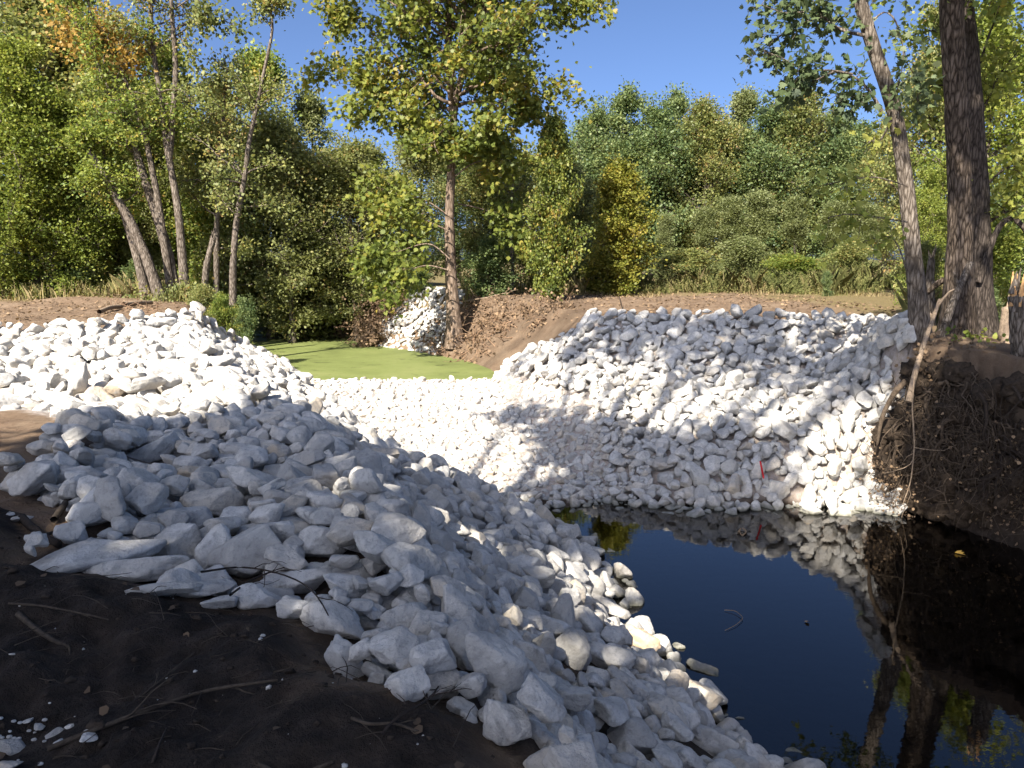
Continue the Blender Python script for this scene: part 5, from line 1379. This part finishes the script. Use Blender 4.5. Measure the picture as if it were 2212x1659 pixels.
CHIP = [(30, 1612, 62, "largest pale stone chip in the bottom corner"), (118, 1590, 34, "pale flake of stone left of the pointed white flake"), (88, 1572, 26, "small pale flake above the largest chip"), (150, 1573, 14, "tiny round chip above the pointed white flake"),
        (192, 1592, 36, "pointed white flake lying apart on the dark soil"), (60, 1560, 18, "little flake at the top of the chip scatter"), (130, 1605, 26, "flat chip under the pale flake"), (20, 1655, 40, "chip cut by the bottom edge"),
        (48, 1123, 42, "flat white chip on the soil by the stout broken branch"), (22, 1112, 16, "small round white pebble on the brown soil at the left edge"), (26, 1416, 10, "white crumb on the brown soil left of the slabs")]
for k, (u, v, w, lab) in enumerate(CHIP):
    p = hit(u, v); mp = np.linalg.norm(p - EYE) / FPX
    me_ = masters[(k * 5 + 3) % NSEED]
    o = obj("stone_chip", me_); o.location = tuple(p + np.array([0, 0, 0.006])); o.scale = (w * mp * 0.55, w * mp * 0.45, w * mp * 0.18); o.rotation_euler = (0.2 * math.sin(k), 0.2 * math.cos(k * 2), k * 1.3)
    tag(o, lab, "stone chip", "stone chips on the dark soil")
# crumbs, flakes, chaff and fallen leaves nobody could count
r = np.random.default_rng(6)
g = Geo(); V1, F1 = ICO[1]
for k in range(260):
    x, y = r.uniform(-3.4, 0.8), 1.5 + 3.4 * r.random() ** 1.2
    if not poly_dist(np.array([x]), np.array([y]), DIRT)[1][0]: continue
    s_ = r.choice([r.uniform(0.002, 0.006), r.uniform(0.004, 0.012)], p=[0.8, 0.2]) * np.array([1, r.uniform(0.6, 1), r.uniform(0.4, 0.8)])
    g.add(V1 * s_ * (1 + 0.3 * r.normal(0, 1, (len(V1), 1)) * 0.6) @ rot_mat([0, 0, 1], 0.4, r).T + np.array([x, y, ground(x, y) + s_[2] * 0.4]), F1)
for k in range(26):
    a = (30 + r.normal(0, 60), 1600 + r.normal(0, 40)); p = hit(max(-60, a[0]), min(a[1], 1690)); s_ = r.uniform(0.003, 0.011)
    g.add(V1 * s_ * np.array([1, 0.8, 0.5]) + p + np.array([0, 0, 0.004]), F1)
tag(obj("stone_crumbs", g.mesh("stone_crumbs", M["stone_mass"], False)), "white stone crumbs scattered over the dark soil", kind="stuff")
g = Geo()
for k in range(900):
    x, y = r.uniform(-4.5, 1.0), 1.5 + 4.8 * r.random() ** 1.3
    if not poly_dist(np.array([x]), np.array([y]), DIRT)[1][0]: continue
    s_ = r.choice([r.uniform(0.005, 0.015), r.uniform(0.012, 0.03)], p=[0.8, 0.2]) * np.array([1, r.uniform(0.6, 1), r.uniform(0.35, 0.7)])
    vv = V1 * (1 + 0.55 * fbm(V1 * 2.6 + k, 3, k))[:, None] * s_
    g.add(vv + np.array([x, y, ground(x, y) + s_[2] * 0.2]), F1)
M["clod"] = mat_plain("dark_clods", (0.036, 0.027, 0.02), 0.97, 0.5, 40)
tag(obj("soil_clods", g.mesh("soil_clods", M["clod"], False)), "dark clods of freshly dug soil", kind="stuff")
n = 170
xs, ys = r.uniform(-4, 1, n), 1.5 + 4.5 * r.random(n)
ok = poly_dist(xs, ys, DIRT)[1]; xs, ys = xs[ok], ys[ok]
P_ = np.stack([xs, ys, terrain(xs, ys) + 0.012], -1)
near_leaf = leaf_arrays(P_, np.stack([r.normal(0, 1, len(xs)), r.normal(0, 1, len(xs)), r.normal(0, 0.25, len(xs))], -1), 0.038, r.uniform(0, 0.6, len(xs)), "broad", r, 3.0)
n = 9000
xs, ys = r.uniform(-26, 12, n), r.uniform(19.5, 38, n)
z = terrain(xs, ys); ok = (z > 2.5) & ~poly_dist(xs, ys, ROCKS)[1]; xs, ys, z = xs[ok], ys[ok], z[ok]
far_leaf = leaf_arrays(np.stack([xs, ys, z + 0.02], -1), np.stack([r.normal(0, 1, len(xs)), r.normal(0, 1, len(xs)), r.normal(0, 0.25, len(xs))], -1), 0.09, r.uniform(0, 1, len(xs)), "broad", r, 2.5)
tag(obj("leaf_litter", leaf_mesh("leaf_litter", [near_leaf, far_leaf], M["leaf_dead"])), "dry brown leaves strewn over the soil", kind="stuff")
n = 850
xs, ys = r.uniform(-4, 1, n), 1.5 + 4.0 * r.random(n)
g = Geo()
for x, y in zip(xs, ys):
    if not poly_dist(np.array([x]), np.array([y]), DIRT)[1][0]: continue
    a = r.uniform(0, 6.28); L = r.uniform(0.04, 0.22); z = ground(x, y) + 0.008
    d = np.array([math.cos(a), math.sin(a), r.normal(0, 0.12)])
    g.tube(bend([x, y, z], np.array([x, y, z]) + d * L, 4, 0.01, 0.006, r), [0.0022, 0.002, 0.0016, 0.001], 4)
tag(obj("soil_rootlets", g.mesh("soil_rootlets", M["muddy"])), "fine rootlets and straws on the dark soil", kind="stuff")

# ------------------------------------------------------------------ tall weeds and dry grass along the wood's edge
def blades(xs, ys, h, w, tint, r, lean=0.25, leafy=0):
    keep_ = fbm(xy0(xs * 0.55, ys * 0.5), 3, 61) + r.normal(0, 0.25, len(xs)) > -0.15
    xs, ys, tint = xs[keep_], ys[keep_], tint[keep_]
    n = len(xs); z = terrain(xs, ys)
    tint = np.clip(tint + 0.35 * fbm(xy0(xs * 0.8, ys * 0.6), 3, 63), 0, 1)
    a = r.uniform(0, 6.28, n); ht = h * np.clip(0.9 + 0.4 * fbm(xy0(xs * 0.9, ys * 0.6), 3, 62), 0.4, 1.35) * r.uniform(0.5, 1.25, n)
    dx, dy = np.cos(a), np.sin(a); ln = r.normal(0, lean, n)[:, None]
    base = np.stack([xs, ys, z - 0.03], -1)
    d = np.stack([-dy, dx, np.zeros(n)], -1)
    side = np.stack([dx, dy, np.zeros(n)], -1) * (w * r.uniform(0.6, 1.3, n))[:, None]
    m_ = base + np.array([0, 0, 1.0]) * (ht * 0.55)[:, None] + d * ln * (ht * 0.25)[:, None]
    t_ = base + np.array([0, 0, 1.0]) * (ht * 0.97)[:, None] + d * ln * ht[:, None]
    v = np.stack([base - side, base + side, m_ + side * 0.8, t_, m_ - side * 0.8], 1).reshape(-1, 3)
    out = [(v, np.repeat(tint, 5), 5)]
    if leafy:
        k = np.repeat(np.arange(n), leafy); f = r.uniform(0.25, 1.0, len(k))
        p = base[k] + (t_[k] - base[k]) * f[:, None] + r.normal(0, 0.05, (len(k), 3))
        out.append(leaf_arrays(p, r.normal(0, 0.7, (len(k), 3)) + [0, 0, 0.2], 0.07, tint[k] * 0.8 + r.normal(0, 0.15, len(k)), "narrow", r))
    return out
def band(n, u0, u1, y0, y1, keep=None):
    y = y0 + (y1 - y0) * r.random(n); u = r.uniform(u0, u1, n)
    x = (u - 1106) / FPX * y
    ok = (terrain(x, y) > 2.45) & ~poly_dist(x, y, ROCKS)[1]
    edge = y0 + 1.3 * (0.5 + 0.5 * fbm(xy0(x * 0.5, y * 0.2), 3, 55)) + 0.8 * r.random(n)
    ok &= y > edge
    return x[ok], y[ok]
W1 = []
x, y = band(7000, 1215, 1960, 35.4, 41.5); W1 += blades(x, y, 1.0, 0.004, np.clip(r.normal(0.30, 0.2, len(x)), 0, 1), r, 0.45, 20)
x, y = band(3200, 1215, 1990, 34.8, 38.0); W1 += blades(x, y, 0.55, 0.005, np.clip(r.normal(0.5, 0.2, len(x)), 0, 1), r, 0.5, 14)
x, y = band(2200, 1000, 1260, 32.5, 38); W1 += blades(x, y, 0.8, 0.011, np.clip(r.normal(0.6, 0.22, len(x)), 0, 1), r, 0.3, 5)
x, y = band(2600, -80, 330, 30.5, 34); W1 += blades(x, y, 0.75, 0.012, np.clip(r.normal(0.5, 0.22, len(x)), 0, 1), r, 0.3, 6)
x, y = band(1500, 330, 560, 28.5, 33); W1 += blades(x, y, 0.8, 0.012, np.clip(r.normal(0.35, 0.2, len(x)), 0, 1), r, 0.3, 7)
x, y = band(1600, 540, 900, 36.5, 42); W1 += blades(x, y, 0.9, 0.012, np.clip(r.normal(0.4, 0.22, len(x)), 0, 1), r, 0.3, 7)
x, y = band(1800, 1960, 2260, 18.0, 30); W1 += blades(x, y, 0.8, 0.010, np.clip(r.normal(0.55, 0.25, len(x)), 0, 1), r, 0.3, 6)
tag(obj("tall_weeds", leaf_mesh("tall_weeds", W1, M["weeds"])), "tall olive weeds and dry grass along the edge of the wood", kind="stuff")
GR = []
x, y = band(9000, 1200, 2260, 33.0, 42); GR += blades(x, y, 0.22, 0.008, np.clip(r.normal(0.85, 0.15, len(x)), 0, 1), r, 0.5)
x, y = band(5000, -80, 560, 29.5, 36); GR += blades(x, y, 0.22, 0.008, np.clip(r.normal(0.7, 0.2, len(x)), 0, 1), r, 0.5)
tag(obj("dry_grass", leaf_mesh("dry_grass", GR, M["weeds"])), "short straw coloured grass at the soil's far edge", kind="stuff")
